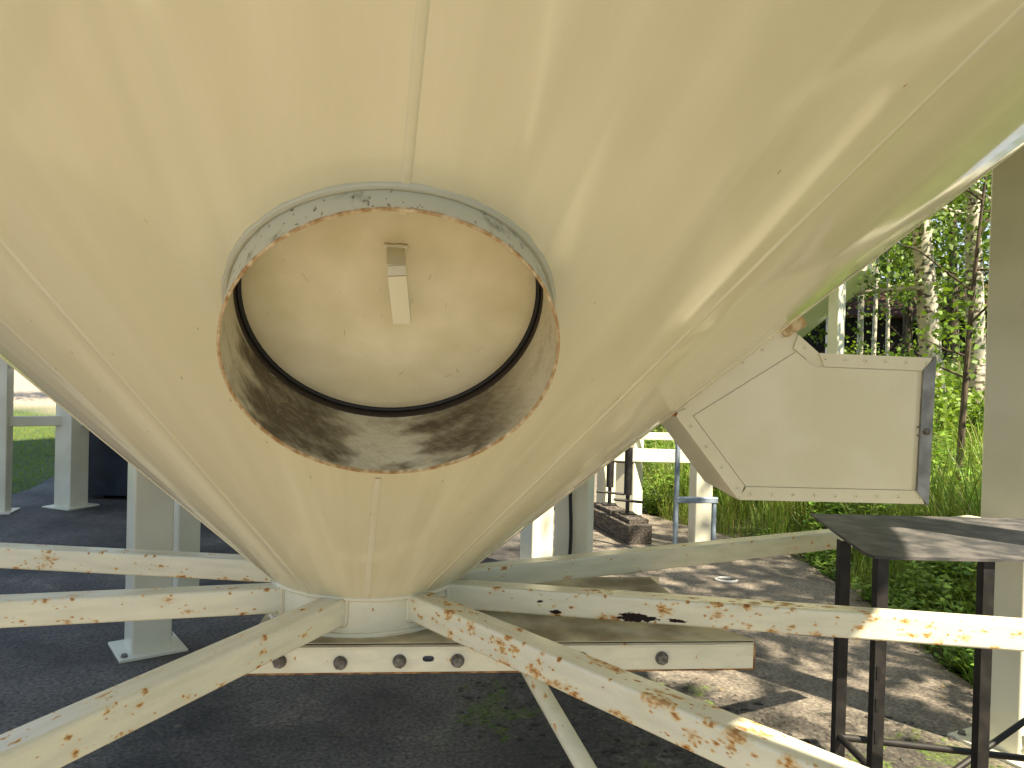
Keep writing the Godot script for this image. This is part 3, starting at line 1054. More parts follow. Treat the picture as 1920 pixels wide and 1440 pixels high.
func gate(bin: Node3D) -> void:
	var g := Node3D.new()
	g.name = "gate_frame"
	bin.add_child(g)
	var turn := 0.0947
	g.rotation.y = turn
	var back := Basis(Vector3.UP, -turn)
	var loc := func(p: Vector3) -> Vector3: return back * p
	var top_y := 0.780
	var low_y := 0.7235
	var zf := 0.257
	# top sheet with a cut corner, and its front flange with a slot
	var ts := st_new()
	var corner: Vector3 = loc.call(on_y(1335, 1172, top_y))
	prism(ts, PackedVector2Array([Vector2(-0.215, -0.26), Vector2(0.835, -0.26), Vector2(0.842, -0.245), Vector2(corner.x, -corner.z), Vector2(corner.x - 0.03, 0.26), Vector2(-0.215, 0.26)]), 0.0, 0.005)
	var soiled := tri_mat(noise_tex(71, 0.008, Color(0.60, 0.55, 0.43), Color(0.86, 0.82, 0.69), 512, 6), 1.2, 0.6)
	put(ts.commit(), "top_sheet", soiled, g, Transform3D(Basis(Vector3.RIGHT, Vector3.FORWARD, Vector3.UP), Vector3(0, top_y - 0.005, 0)))
	var flange_mat := rusty(733, 140, 1024, 256, 5.0)
	flange_mat.uv1_triplanar = true
	flange_mat.uv1_scale = Vector3(0.95, 4.0, 0.95)
	var comb := CSGCombiner3D.new()
	comb.name = "front_flange"
	g.add_child(comb)
	var box := CSGBox3D.new()
	box.name = "sheet"
	box.size = Vector3(1.056, top_y - low_y, 0.006)
	box.position = Vector3(0.307, (top_y + low_y) / 2, zf)
	box.material = flange_mat
	comb.add_child(box)
	var slot_at: Vector3 = loc.call(on_z(803, 1237, 0.25))
	for s in [-1, 0, 1]:
		if s == 0:
			var cut := CSGBox3D.new()
			cut.name = "slot_middle"
			cut.operation = CSGShape3D.OPERATION_SUBTRACTION
			cut.size = Vector3(0.012, 0.012, 0.03)
			cut.position = Vector3(slot_at.x, slot_at.y, zf)
			cut.material = M.bolt
			comb.add_child(cut)
		else:
			var cyl := CSGCylinder3D.new()
			cyl.name = "slot_end"
			cyl.operation = CSGShape3D.OPERATION_SUBTRACTION
			cyl.radius = 0.006
			cyl.height = 0.03
			cyl.rotation.x = PI / 2
			cyl.position = Vector3(slot_at.x + s * 0.006, slot_at.y, zf)
			cyl.material = M.bolt
			comb.add_child(cyl, true)
	# folded corner between the two
	var fs := st_new()
	var prev := []
	for k in 7:
		var a := PI / 2 * k / 6.0
		var row := []
		for x in [-0.215, 0.835]:
			row.append([Vector3(x, top_y - 0.010 + sin(a) * 0.0105, zf - 0.0075 + cos(a) * 0.0112), Vector3(0, sin(a), cos(a))])
		if prev: quad(fs, [prev[0][0], prev[1][0], row[1][0], row[0][0]], [prev[0][1], prev[1][1], row[1][1], row[0][1]])
		prev = row
	put(fs.commit(), "fold", M.cream, g)
	put(block(1.056, 0.0035, 0.0068, 0.001), "lower_edge", M.rust, g, Transform3D(Basis.IDENTITY, Vector3(0.307, low_y - 0.001, zf))).set_meta("label", "lower edge of the flange rusted brown")
	put(block(0.004, top_y - low_y - 0.004, 0.0072, 0.001), "end_edge", M.rust, g, Transform3D(Basis.IDENTITY, Vector3(0.836, (top_y + low_y) / 2 - 0.002, zf)))
	put(block(1.0, 0.06, 0.006, 0.002), "rear_flange", M.cream, g, Transform3D(Basis.IDENTITY, Vector3(0.28, 0.75, -0.262)))
	for p in [[524, 1240], [638, 1243], [749, 1240], [858, 1239], [1090, 1235], [1241, 1234]]:
		var q: Vector3 = loc.call(on_plane(p[0], p[1], Basis(Vector3.UP, turn) * Vector3(0, 0, zf + 0.004), Basis(Vector3.UP, turn) * Vector3.BACK))
		put(bolt_mesh(0.0118, 0.013), "bolt", M.bolt, g, Transform3D(Basis(Vector3.RIGHT, PI / 2) * Basis(Vector3.UP, q.x * 9.0), Vector3(q.x, q.y, zf + 0.003)))
	put(block(1.0, 0.05, 0.004, 0.001), "inner_plate", M.galv, g, Transform3D(Basis.IDENTITY, Vector3(0.307, 0.748, zf - 0.016)))  # added behind the slot so that no sky shows through it
	# slide plate under the frame
	put(block(0.92, 0.006, 0.44, 0.001), "slide_plate", M.galv, g, Transform3D(Basis.IDENTITY, Vector3(0.26, 0.752, 0)))

func air_duct(bin: Node3D) -> void:
	var d := Node3D.new()
	d.name = "air_duct"
	bin.add_child(d)
	var zf := 0.15
	var zb := -0.14
	var P := []
	for p in [[1262, 773], [1496, 627], [1535, 662], [1748, 671], [1733, 945], [1384, 937]]: 
		var q := on_z(p[0], p[1], zf)
		P.append(Vector2(q.x, q.y))
	var into: Vector2 = (P[1] - P[0]).orthogonal().normalized()
	if into.y < 0: into = -into
	var outline := PackedVector2Array([P[0] + into * 0.09, P[1] + into * 0.09, P[1], P[2], P[3], P[4], P[5], P[0]])
	# body: sides between front and back sheets
	var bs := st_new()
	prism(bs, outline, zb, zf - 0.002)
	put(bs.commit(), "body", M.cream, d)
	# front sheet, set inside the folded edges
	var strip := 0.0285
	var edges := [[P[2], P[3], 6, 0.0], [P[5], P[4], 9, 0.0], [P[0], P[5], 4, 0.0], [P[1], P[2], 1, 0.0]]
	var mid: Vector2 = (P[0] + P[3] + P[4] + P[5]) / 4.0
	for e in edges:
		var a: Vector2 = e[0]
		var b: Vector2 = e[1]
		var n := (b - a).orthogonal().normalized()
		if n.dot(mid - a) < 0: n = -n
		var t := (b - a).normalized()
		var cut_a := 0.012
		var cut_b := 0.012
		var es := st_new()
		prism(es, PackedVector2Array([a + t * 0.001, b - t * 0.001, b + n * strip - t * cut_b, a + n * strip + t * cut_a]), zf - 0.001, zf + 0.0022)
		put(es.commit(), "folded_edge", M.cream, d)
		# dark gap beside the fold is a real groove: the front sheet starts 2 mm further in
		for k in e[2]:
			var s: float = (k + 0.5) / e[2]
			if e[2] == 9: s = 0.065 + k * 0.113
			if e[2] == 6: s = 0.055 + k * 0.178
			if e[2] == 4: s = 0.2 + k * 0.235
			var c := a.lerp(b, s) + n * strip * 0.45
			put(rivet_mesh(), "rivet", null, d, Transform3D(Basis(Vector3.RIGHT, PI / 2), Vector3(c.x, c.y, zf + 0.0022)))
	# front sheet
	var inner := Geometry2D.offset_polygon(PackedVector2Array([P[0], P[1], P[2], P[3], P[4], P[5]]), -(strip + 0.0016))
	if inner.size() > 0:
		var fs := st_new()
		prism(fs, inner[0], zf - 0.0018, zf + 0.0018)
		put(fs.commit(), "front_sheet", M.cream, d)
	# strip riveted to the cone
	var cs := st_new()
	var ta: Vector2 = (P[1] - P[0]).normalized()
	prism(cs, PackedVector2Array([P[0] - into * (strip - 0.001) + ta * 0.03, P[0] + into * 0.055 + ta * 0.01, P[1] + into * 0.06, P[1] - into * (strip - 0.001) - ta * 0.03]), zf - 0.0015, zf + 0.0012)
	put(cs.commit(), "cone_strip", M.cream, d)
	for k in 6:
		var c: Vector2 = P[0].lerp(P[1], 0.1 + k * 0.16) + into * 0.012
		put(rivet_mesh(), "rivet", null, d, Transform3D(Basis(Vector3.RIGHT, PI / 2), Vector3(c.x, c.y, zf + 0.0012)))
	# lumps of sealant at the ends of the strip
	var sm := tri_mat(noise_tex(76, 0.03, Color(0.66, 0.54, 0.36), Color(0.84, 0.76, 0.60), 128, 4), 8.0, 0.8)
	for q in [[P[1] + into * 0.02, 0.55], [P[0] + into * 0.004, -0.4]]:
		put(block(0.055 if q[1] > 0 else 0.014, 0.026, 0.02, 0.006), "sealant", sm if q[1] > 0 else M.rust, d, Transform3D(Basis(Vector3.BACK, ta.angle()), Vector3(q[0].x, q[0].y, zf - 0.004)))
	# zinc plated angle round the outer mouth
	var gz := 0.023
	for seg in [[P[3], P[4]]]:
		var gs := st_new()
		var t: Vector2 = (seg[1] - seg[0]).normalized()
		var n := Vector2(-1, 0)
		prism(gs, PackedVector2Array([seg[0] + Vector2(0.006, 0.002), seg[1] + Vector2(0.006, -0.002), seg[1] + n * gz * 0.85 - t * 0.026, seg[0] + n * gz * 0.85 + t * 0.026]), zf - 0.002, zf + 0.006)
		put(gs.commit(), "mouth_angle", M.galv, d).set_meta("label", "grey zinc plated angle along the duct's mouth")
	var rim := st_new()
	prism(rim, PackedVector2Array([P[3] + Vector2(0.002, 0.0), P[4] + Vector2(0.002, 0.0), P[4] + Vector2(0.010, -0.004), P[3] + Vector2(0.010, 0.004)]), zb, zf - 0.003)
	put(rim.commit(), "mouth_rim", M.galv, d)
	var bq := on_z(1734, 809, zf)
	put(bolt_mesh(0.0065, 0.008), "bolt", M.bolt, d, Transform3D(Basis(Vector3.RIGHT, PI / 2), Vector3(bq.x, bq.y, zf + 0.006)))
	for y in [-0.009, 0.009]:
		put(block(0.004, 0.004, 0.002, 0.001), "screw", M.bolt, d, Transform3D(Basis.IDENTITY, Vector3(bq.x - 0.016, bq.y + y, zf + 0.0025)))

var rivet_cache: ArrayMesh
func rivet_mesh() -> ArrayMesh:
	if rivet_cache: return rivet_cache
	var st := st_new()
	lathe(st, [Vector2(0.0013, 0.0012), Vector2(0.0038, 0.0013), Vector2(0.0052, 0.0)], 16, Transform3D.IDENTITY)
	rivet_cache = st.commit()
	rivet_cache.surface_set_material(0, M.cream)
	var s2 := st_new()
	lathe(s2, [Vector2(0.0, 0.0006), Vector2(0.0014, 0.0006)], 10, Transform3D.IDENTITY)
	s2.commit(rivet_cache)
	rivet_cache.surface_set_material(1, M.bolt)
	return rivet_cache

# ---------------------------------------------------------------- the black steel stand
func black_table() -> void:
	var y := 0.93
	var t := thing("work_stand", Vector3.ZERO, "black steel stand with a thin dark plate top beside the air duct", "stand")
	var c := []
	for p in [[1520, 965], [1606, 1028], [1622, 1038], [1640, 1045], [1680, 1047], [1920, 1052]]: c.append(on_y(p[0], p[1], y))
	var right := 2.0
	var out := PackedVector2Array()
	for p in c: out.append(Vector2(p.x, -p.z))
	out.append(Vector2(right, -c[5].z))
	out.append(Vector2(right, -c[0].z + 0.01))
	var ps := st_new()
	prism(ps, out, -0.0035, 0.0035)
	put(ps.commit(), "top_plate", M.plate, t, Transform3D(Basis(Vector3.RIGHT, Vector3.FORWARD, Vector3.UP), Vector3(0, y, 0)))
	var legs := [on_y(1586, 1012, y), on_y(1668, 1050, y), on_y(1870, 1054, y), Vector3(1.93, y, -0.35)]
	legs[1].z -= 0.03
	legs[2].z -= 0.03
	for k in 4:
		var p: Vector3 = legs[k]
		var ls := st_new()
		# angle iron: two flats
		bar(ls, Vector3(p.x, 0.0, p.z), Vector3(p.x, y - 0.0035, p.z), profile(0.027, 0.005, 0.001, 1), Vector3.BACK)
		bar(ls, Vector3(p.x - 0.011, 0.0, p.z - 0.0135), Vector3(p.x - 0.011, y - 0.0035, p.z - 0.0135), profile(0.005, 0.022, 0.001, 1), Vector3.BACK)
		var l := put(ls.commit(), "leg", M.black, t)
		if k == 1:
			for q in 3: put(block(0.009, 0.03, 0.003, 0.001), "slot_lip", M.rubber, l, Transform3D(Basis.IDENTITY, Vector3(p.x - 0.004, 0.66 - q * 0.075, p.z + 0.003)))
	var rod := func(a: Vector3, b: Vector3, called: String, r: float) -> void: put(rod_mesh(a, b, r, 10), called, M.black, t)
	var l0: Vector3 = legs[0]
	var l1: Vector3 = legs[1]
	var l2: Vector3 = legs[2]
	var l3: Vector3 = legs[3]
	var h := 0.42
	rod.call(Vector3(l0.x, h, l0.z), Vector3(l1.x, h, l1.z), "cross_rod", 0.009)
	rod.call(Vector3(l1.x, h - 0.01, l1.z), Vector3(l2.x, h - 0.075, l2.z), "cross_rod", 0.008)
	rod.call(Vector3(l0.x, h, l0.z), Vector3(l3.x, h - 0.14, l3.z), "cross_rod", 0.009)
	rod.call(Vector3(l1.x, 0.30, l1.z + 0.004), Vector3(l3.x, 0.5, l3.z), "cross_rod", 0.008)
	rod.call(Vector3(l2.x, h - 0.08, l2.z), Vector3(l3.x, h - 0.08, l3.z), "cross_rod", 0.008)

# ---------------------------------------------------------------- frames and posts farther off
func post(parent: Node3D, at: Vector3, height: float, size: float, turn: float, plate := true) -> void:
	var st := st_new()
	var out := Vector3(cos(turn), 0, sin(turn))
	bar(st, at + Vector3.UP * 0.01, at + Vector3.UP * height, profile(size, size, 0.01, 3), out)
	var l := put(st.commit(), "post", M.post, parent)
	if plate:
		var f := frame_of(Vector3.UP, out)
		put(block(size * 1.65, 0.014, size * 1.65, 0.003), "base_plate", M.post, l, Transform3D(Basis(f[0], Vector3.UP, f[0].cross(Vector3.UP)), at + Vector3.UP * 0.0075))

func far_frames() -> void:
	# left: frame on the pad with a square post and a rail
	var t := thing("post_and_rail", Vector3.ZERO, "cream steel post-and-rail frame in front of the dark blue skip", "frame")
	var p := on_y(133, 950, 0.0)
	post(t, p, 3.0, 0.2, deg_to_rad(20))
	var q := on_z(-2, 900, p.z + 0.35)
	q.y = 0.0
	post(t, q, 3.0, 0.16, deg_to_rad(75))
	var ra := on_z(0, 787, p.z + 0.15)
	var rb := Vector3(p.x + 1.4, ra.y, p.z - 0.1)
	put(bar_mesh(Vector3(q.x, ra.y, q.z), Vector3(p.x, ra.y, p.z), 0.09, 0.09, 0.008), "rail", M.post, t)
	put(bar_mesh(Vector3(p.x, ra.y, p.z), rb, 0.09, 0.09, 0.008), "rail", M.post, t)
	var rc := on_z(12, 687, p.z)
	put(bar_mesh(Vector3(q.x - 0.6, rc.y, q.z), Vector3(p.x + 0.6, rc.y, p.z), 0.03, 0.03, 0.004), "thin_rail", M.black, t)
	# right: two posts joined by two rails
	var t4 := thing("rail_stand", Vector3.ZERO, "white two-rail steel stand at the edge of the weeds behind the timbers", "stand")
	var a := on_y(1178, 966, 0.0)
	var b := on_y(1311, 1022, 0.0)
	post(t4, a, 0.85, 0.2, deg_to_rad(35), false)
	post(t4, b, 0.84, 0.145, deg_to_rad(80), false)
	for h in [0.785, 0.60]:
		var s := 0.07 if h > 0.7 else 0.125
		put(bar_mesh(Vector3(a.x - 1.1, h, a.z + 0.12), Vector3(a.x + 0.9, h, a.z + 0.12), 0.05, s, 0.006), "rail", M.post, t4)
	# grey pipe step
	var g := thing("pipe_step", Vector3.ZERO, "grey painted pipe step frame standing by the white rail stand", "step frame")
	var g0 := on_y(1265, 1046, 0.0)
	var g1 := on_y(1336, 1046, 0.0)
	var hy := on_z(1300, 938, g0.z).y
	var up_to := on_z(1268, 700, g0.z).y
	put(rod_mesh(g0, Vector3(g0.x, up_to, g0.z), 0.019, 12), "tall_pipe", M.pipe_grey, g)
	put(rod_mesh(g1, Vector3(g1.x, hy + 0.015, g1.z), 0.019, 12), "short_pipe", M.pipe_grey, g)
	put(bar_mesh(Vector3(g0.x, hy, g0.z), Vector3(g1.x + 0.02, hy, g1.z), 0.045, 0.045, 0.008), "tread", M.pipe_grey, g)
	# cable down the rear leg
	var cs := st_new()
	var pts := []
	var rad := []
	var lz := -2.30 * sin(deg_to_rad(73.0)) + 0.105
	for k in 24:
		var yy := lerpf(1.6, 0.05, k / 23.0)
		var c := on_z(1066 + sin(k * 0.9) * 1.4 + k * 0.2, 1000, lz)
		pts.append(Vector3(c.x, yy, lz))
		rad.append(0.009)
	path_tube(cs, pts, rad, 8)
	var cable := put(cs.commit(), "cable", M.black)
	tag(cable, "black twisted cable hanging down the bin leg behind the cone", "cable")

func small_things() -> void:
	# dark blue skip
	var s0 := on_y(104, 934, 0.0)
	var d := thing("skip", Vector3(s0.x, 0, s0.z), "dark navy blue steel skip with a sloping end standing on the pad", "skip")
	var bs := st_new()
	prism(bs, PackedVector2Array([Vector2(0.16, 0.04), Vector2(2.3, 0.04), Vector2(2.6, 1.2), Vector2(0.0, 1.2), Vector2(0.0, 0.32)]), -1.5, 0.0)
	put(bs.commit(), "body", M.navy, d)
	put(block(2.66, 0.06, 0.06, 0.01), "top_rim", M.navy, d, Transform3D(Basis.IDENTITY, Vector3(1.3, 1.2, 0.01)))
	for x in [0.4, 2.0]: put(block(0.1, 0.05, 1.4, 0.006), "skid", M.black, d, Transform3D(Basis.IDENTITY, Vector3(x, 0.02, -0.75)))
	# timbers and screw jacks
	var a := on_y(1112, 975, 0.0)
	var b := on_y(1200, 1022, 0.0)
	var dir := (b - a).normalized()
	var turn := atan2(-dir.x, -dir.z) 
	var tb := block(0.2, 0.15, (b - a).length(), 0.008)
	var beam := put(tb, "timber_beam", M.timber, null, Transform3D(Basis(Vector3.UP, turn), a.lerp(b, 0.5) + Vector3.UP * 0.077))
	tag(beam, "old weathered timber beam lying on the ground, mossy at its end", "timber")
	for k in 2:
		var c := a.lerp(b, 0.3 + 0.42 * k) + Vector3(0.03, 0.170, 0)
		var pl := put(block(0.17, 0.036, (b - a).length() * 0.38, 0.005), "plank", M.timber, null, Transform3D(Basis(Vector3.UP, turn + 0.03 - k * 0.05), c))
		tag(pl, "short plank on the old beam under the %s screw jack" % ("farther" if k == 0 else "taller"), "plank", "planks under the screw jacks")
	var k := 0
	for px in [1143, 1177]:
		var foot := a.lerp(b, 0.25 + 0.42 * k) + Vector3(0, 0.189, 0)
		var r := ray(px, 930)
		foot.x = EYE.x + r.x / -r.z * (EYE.z - foot.z)
		var j := thing("screw_jack", foot, "black screw jack with a cross handle, %s of the pair on the timbers" % ("shorter" if k == 0 else "taller"), "screw jack", "screw jacks on the timbers")
		var top := 0.42 if k == 0 else 0.56
		put(rod_mesh(Vector3(0, 0.005, 0), Vector3(0, 0.18, 0), 0.017), "screw", M.black, j)
		put(rod_mesh(Vector3(0, 0.16, 0), Vector3(0, top, 0), 0.034), "sleeve", M.black, j)
		put(rod_mesh(Vector3(-0.12, 0.12, 0.01), Vector3(0.13, 0.10, 0.0), 0.012), "handle", M.black, j)
		put(block(0.12, 0.012, 0.12, 0.003), "foot_plate", M.black, j, Transform3D(Basis.IDENTITY, Vector3(0, 0.006, 0)))
		if k == 0: put(rod_mesh(Vector3(-0.15, top - 0.02, 0), Vector3(0.2, top - 0.03, 0.05), 0.010), "head_bar", M.black, j)
		k += 1
	# white plastic loop on the concrete
	var ls := st_new()
	var lp := []
	var lr := []
	var lc := on_y(1362, 1090, 0.0)
	for i in 16:
		var t := 0.3 + 5.0 * i / 15.0
		lp.append(lc + Vector3(cos(t) * 0.07, 0.011, sin(t) * 0.05))
		lr.append(0.009)
	path_tube(ls, lp, lr, 8)
	var loop := put(ls.commit(), "plastic_loop", mat(Color(0.9, 0.89, 0.86), 0.5))
	tag(loop, "bent white plastic loop lying on the sunlit concrete", "loop")

func second_bin() -> void:
	# the bin right behind: only its legs show under the near cone; two of them stand where the photograph puts them
	var near := Vector3(-0.9, 0, -5.3)
	var feet := [[on_y(334, 1122, 0.0), deg_to_rad(22)], [on_y(1004, 1080, 0.0), deg_to_rad(60)]]
	for az in [30.0, -20.0, -70.0, -120.0, -165.0]:
		var a := deg_to_rad(az)
		if az == 30.0: continue
		feet.append([near + Vector3(cos(a), 0, sin(a)) * 2.38, a])
	plain_bin(near, feet, 9.4, "cream hopper bin standing close behind, only its square legs showing under the near cone")
	var at := Vector3(3.6, 0.0, -10.9)
	at.y = lay(at.x, at.z) - 0.02
	feet = []
	var seen := EYE + ray(1558, 690) * 12.6
	feet.append([Vector3(seen.x, at.y, seen.z), 0.15])
	for a in [1.0, 1.8, 2.6, 3.4, 4.2, 4.9]: feet.append([at + Vector3(cos(a), 0, sin(a)) * 2.3, a])
	plain_bin(at, feet, 6.6, "far cream hopper bin on legs seen among the trees above the air duct")

func plain_bin(at: Vector3, feet: Array, wall_top: float, label: String) -> void:
	var b := thing("hopper_bin", at, label, "hopper bin", "cream hopper bins")
	var st := st_new()
	lathe(st, [Vector2(BIN_R, 0.67 + BIN_R / SLOPE), Vector2(NECK_R, 0.67 + NECK_R / SLOPE), Vector2(NECK_R, 0.72)], 64, Transform3D.IDENTITY)
	put(st.commit(), "cone", M.cream, b)
	var ws := st_new()
	lathe(ws, [Vector2(BIN_R, wall_top), Vector2(BIN_R, 0.67 + BIN_R / SLOPE)], 64, Transform3D.IDENTITY)
	put(ws.commit(), "wall", M.cream, b)
	var rs := st_new()
	lathe(rs, [Vector2(0.3, wall_top + 1.1), Vector2(BIN_R + 0.05, wall_top - 0.05)], 64, Transform3D.IDENTITY)
	put(rs.commit(), "roof", M.galv, b)
	for f in feet:
		var l: Vector3 = f[0] - at
		var out := Vector3(cos(f[1]), 0, sin(f[1]))
		var s := st_new()
		bar(s, l + Vector3.UP * 0.012, l + Vector3.UP * 2.8, profile(0.165, 0.165, 0.014, 2), out)
		var lo := put(s.commit(), "leg", M.post, b)
		var fr := frame_of(Vector3.UP, out)
		put(block(0.28, 0.014, 0.28, 0.003), "base_plate", M.post, lo, Transform3D(Basis(fr[0], Vector3.UP, fr[0].cross(Vector3.UP)), l + Vector3.UP * 0.012))

func shed() -> void:
	var at := Vector3(13.0, 1.0, -24.0)
	var s := thing("shed", at, "dark timber shed with a dull red roof deep among the trees", "shed", "", deg_to_rad(-12))
	var wall := tri_mat(noise_tex(91, 0.03, Color(0.09, 0.075, 0.06), Color(0.16, 0.135, 0.11), 256, 4), 1.5, 0.95)
	var roof := tri_mat(noise_tex(92, 0.03, Color(0.26, 0.15, 0.12), Color(0.36, 0.20, 0.16), 256, 4), 1.0, 0.8)
	for k in 22:
		put(block(0.33, 2.5, 0.05, 0.004), "board", wall, s, Transform3D(Basis.IDENTITY, Vector3(-3.7 + k * 0.352, 1.25, 2.5 + (k % 3) * 0.008)))
	for x in [-3.8, 3.8]:
		put(block(0.1, 2.5, 5.0, 0.004), "side_wall", wall, s, Transform3D(Basis.IDENTITY, Vector3(x, 1.25, 0)))
	put(block(7.6, 2.5, 0.1, 0.004), "rear_wall", wall, s, Transform3D(Basis.IDENTITY, Vector3(0, 1.25, -2.5)))
	for q in [-1, 1]:
		put(block(8.2, 0.08, 3.2, 0.004), "roof_slope", roof, s, Transform3D(Basis(Vector3.RIGHT, q * 0.42), Vector3(0, 3.05, q * 1.38)))

# ---------------------------------------------------------------- plants
class Leaves:
	var v := PackedVector3Array()
	var n := PackedVector3Array()
	var c := PackedColorArray()
	var ix := PackedInt32Array()
	func leaf(at: Vector3, along: Vector3, side: Vector3, length: float, width: float, col: Color) -> void:
		var b := v.size()
		var nn := along.cross(side).normalized()
		v.append(at)
		v.append(at + along * length * 0.45 + side * width * 0.5 + nn * width * 0.12)
		v.append(at + along * length - nn * length * 0.08)
		v.append(at + along * length * 0.45 - side * width * 0.5 + nn * width * 0.12)
		for k in 4:
			n.append(nn)
			c.append(col)
		ix.append_array(PackedInt32Array([b, b + 1, b + 2, b, b + 2, b + 3]))
	func blade(at: Vector3, up: Vector3, lean: Vector3, length: float, width: float, col: Color, segs := 3) -> void:
		var side := up.cross(lean).normalized() * width * 0.5
		if side == Vector3.ZERO: side = Vector3.RIGHT * width * 0.5
		var b := v.size()
		for s in segs + 1:
			var t := float(s) / segs
			var p := at + up * length * (t - 0.28 * t * t * lean.length()) + lean * length * t * t * 0.75
			var w := 1.0 - t * t * 0.94
			var nn := side.cross(up + lean * t).normalized()
			for q in [-1.0, 1.0]:
				v.append(p + side * w * q)
				n.append(nn)
				c.append(col)
			if s > 0:
				var e := b + s * 2
				ix.append_array(PackedInt32Array([e - 2, e, e - 1, e - 1, e, e + 1]))
	func mesh() -> ArrayMesh:
		var a := []
		a.resize(Mesh.ARRAY_MAX)
		a[Mesh.ARRAY_VERTEX] = v
		a[Mesh.ARRAY_NORMAL] = n
		a[Mesh.ARRAY_COLOR] = c
		a[Mesh.ARRAY_INDEX] = ix
		var m := ArrayMesh.new()
		m.add_surface_from_arrays(Mesh.PRIMITIVE_TRIANGLES, a)
		return m

func leaf_mat(rough := 0.45, glow := 0.85) -> StandardMaterial3D:
	var m := mat(Color.WHITE, rough)
	m.vertex_color_use_as_albedo = true
	m.cull_mode = BaseMaterial3D.CULL_DISABLED
	m.backlight_enabled = true
	m.backlight = Color(glow, glow, glow * 0.6)
	return m

func bark_tex(birch: bool) -> ImageTexture:
	var img := Image.create(256, 512, false, Image.FORMAT_RGB8)
	var n := noise(95 if birch else 96, 0.02, 4)
	for y in 512:
		for x in 256:
			var a := cos(TAU * x / 256.0) * 40.0
			var b := sin(TAU * x / 256.0) * 40.0
			if birch:
				var m := n.get_noise_3d(a * 1.1, b * 1.1, y * 2.4)
				var big := n.get_noise_3d(a + 300, b, y * 0.6)
				var c := Color(0.76, 0.73, 0.65) * (1.0 + big * 0.35)
				c = c.lerp(Color(0.13, 0.11, 0.095), smooth(0.2, 0.42, m + big * 0.5) * 0.6)
				c = c.lerp(Color(0.26, 0.22, 0.18), smooth(0.15, 0.45, big + m * 0.4) * 0.6)
				img.set_pixel(x, y, c)
			else:
				var m := n.get_noise_3d(a * 3.0, b * 3.0, y * 0.7)
				img.set_pixel(x, y, Color(0.30, 0.26, 0.21) * (1.0 + m * 0.9))
	return ImageTexture.create_from_image(img)

func tree(at: Vector3, height: float, r: float, lean: Vector3, crown_from: float, spread: float, leaves: int, leaf_size: float, bark: Material, tone: Color, label: String, called: String, seed_: int, group: String) -> void:
	var g := RandomNumberGenerator.new()
	g.seed = seed_
	var t := thing(called, at, label, "tree", group)
	var pts := []
	var rad := []
	for k in 10:
		var q := k / 9.0
		pts.append(Vector3.UP * (height * 0.95 * q - 0.15) + lean * q * height + Vector3(sin(q * 5.0 + seed_), 0, cos(q * 4.0 + seed_)) * 0.05 * height * 0.12 * q)
		rad.append(r * (1.25 - q * 1.1) if k == 0 else r * (1.05 - q * 0.92))
	var st := st_new()
	path_tube(st, pts, rad, 12, false, 0.6)
	var trunk := put(st.commit(), "trunk", bark, t)
	var crown := Leaves.new()
	var limbs := int(9 + spread * 3)
	var tips := []
	for k in limbs:
		var q := lerpf(crown_from, 0.97, (k + g.randf() * 0.8) / limbs)
		var base: Vector3 = (pts[int(q * 9)] as Vector3).lerp(pts[mini(int(q * 9) + 1, 9)], fposmod(q * 9, 1.0))
		var az := g.randf() * TAU
		var reach := spread * (1.15 - 0.75 * absf(q - 0.45)) * g.randf_range(0.55, 1.05)
		var rise := reach * g.randf_range(0.0, 0.7)
		var tip := base + Vector3(cos(az) * reach, rise, sin(az) * reach)
		var bend := base.lerp(tip, 0.5) + Vector3(g.randfn(), g.randfn(), g.randfn()) * reach * 0.09
		var ls := st_new()
		var lr := maxf(0.012, r * 0.32 * (1.1 - q))
		path_tube(ls, [base, bend, tip], [lr, lr * 0.65, lr * 0.2], 6, false, 0.6)
		put(ls.commit(), "limb", bark, trunk)
		for m in 5:
			var s := g.randf_range(0.3, 1.05)
			tips.append(base.lerp(tip, s) + Vector3(g.randfn(), g.randfn() * 0.7, g.randfn()) * spread * 0.2)
	for k in leaves:
		var c: Vector3 = tips[g.randi() % tips.size()]
		var p := c + Vector3(g.randfn(), g.randfn() * 0.75, g.randfn()) * spread * 0.14
		var along := Vector3(g.randfn(), g.randfn() * 0.6 - 0.5, g.randfn()).normalized()
		var side := along.cross(Vector3(g.randfn(), g.randfn(), g.randfn())).normalized()
		var s := leaf_size * g.randf_range(0.65, 1.25)
		crown.leaf(p, along, side, s, s * 0.75, tone * g.randf_range(0.65, 1.4))
	put(crown.mesh(), "crown", M.leaf, t)

func scatter(called: String, mesh: Mesh, spots: Array, label: String, g: RandomNumberGenerator, low: float, high: float) -> void:
	var mm := MultiMesh.new()
	mm.transform_format = MultiMesh.TRANSFORM_3D
	mm.use_colors = true
	mm.mesh = mesh
	mm.instance_count = spots.size()
	for k in spots.size():
		var s: float = g.randf_range(low, high) * spots[k][1]
		var b := Basis(Vector3.UP, g.randf() * TAU) * Basis(Vector3.RIGHT, g.randfn() * 0.12)
		mm.set_instance_transform(k, Transform3D(b.scaled(Vector3.ONE * s), spots[k][0]))
		var v := g.randf_range(0.7, 1.25)
		mm.set_instance_color(k, Color(v * g.randf_range(0.85, 1.2), v, v * 0.9))
	var o := MultiMeshInstance3D.new()
	o.name = numbered(called)
	o.multimesh = mm
	o.material_override = M.leaf
	add_child(o)
	tag(o, label, called.replace("_", " "), "", "stuff")

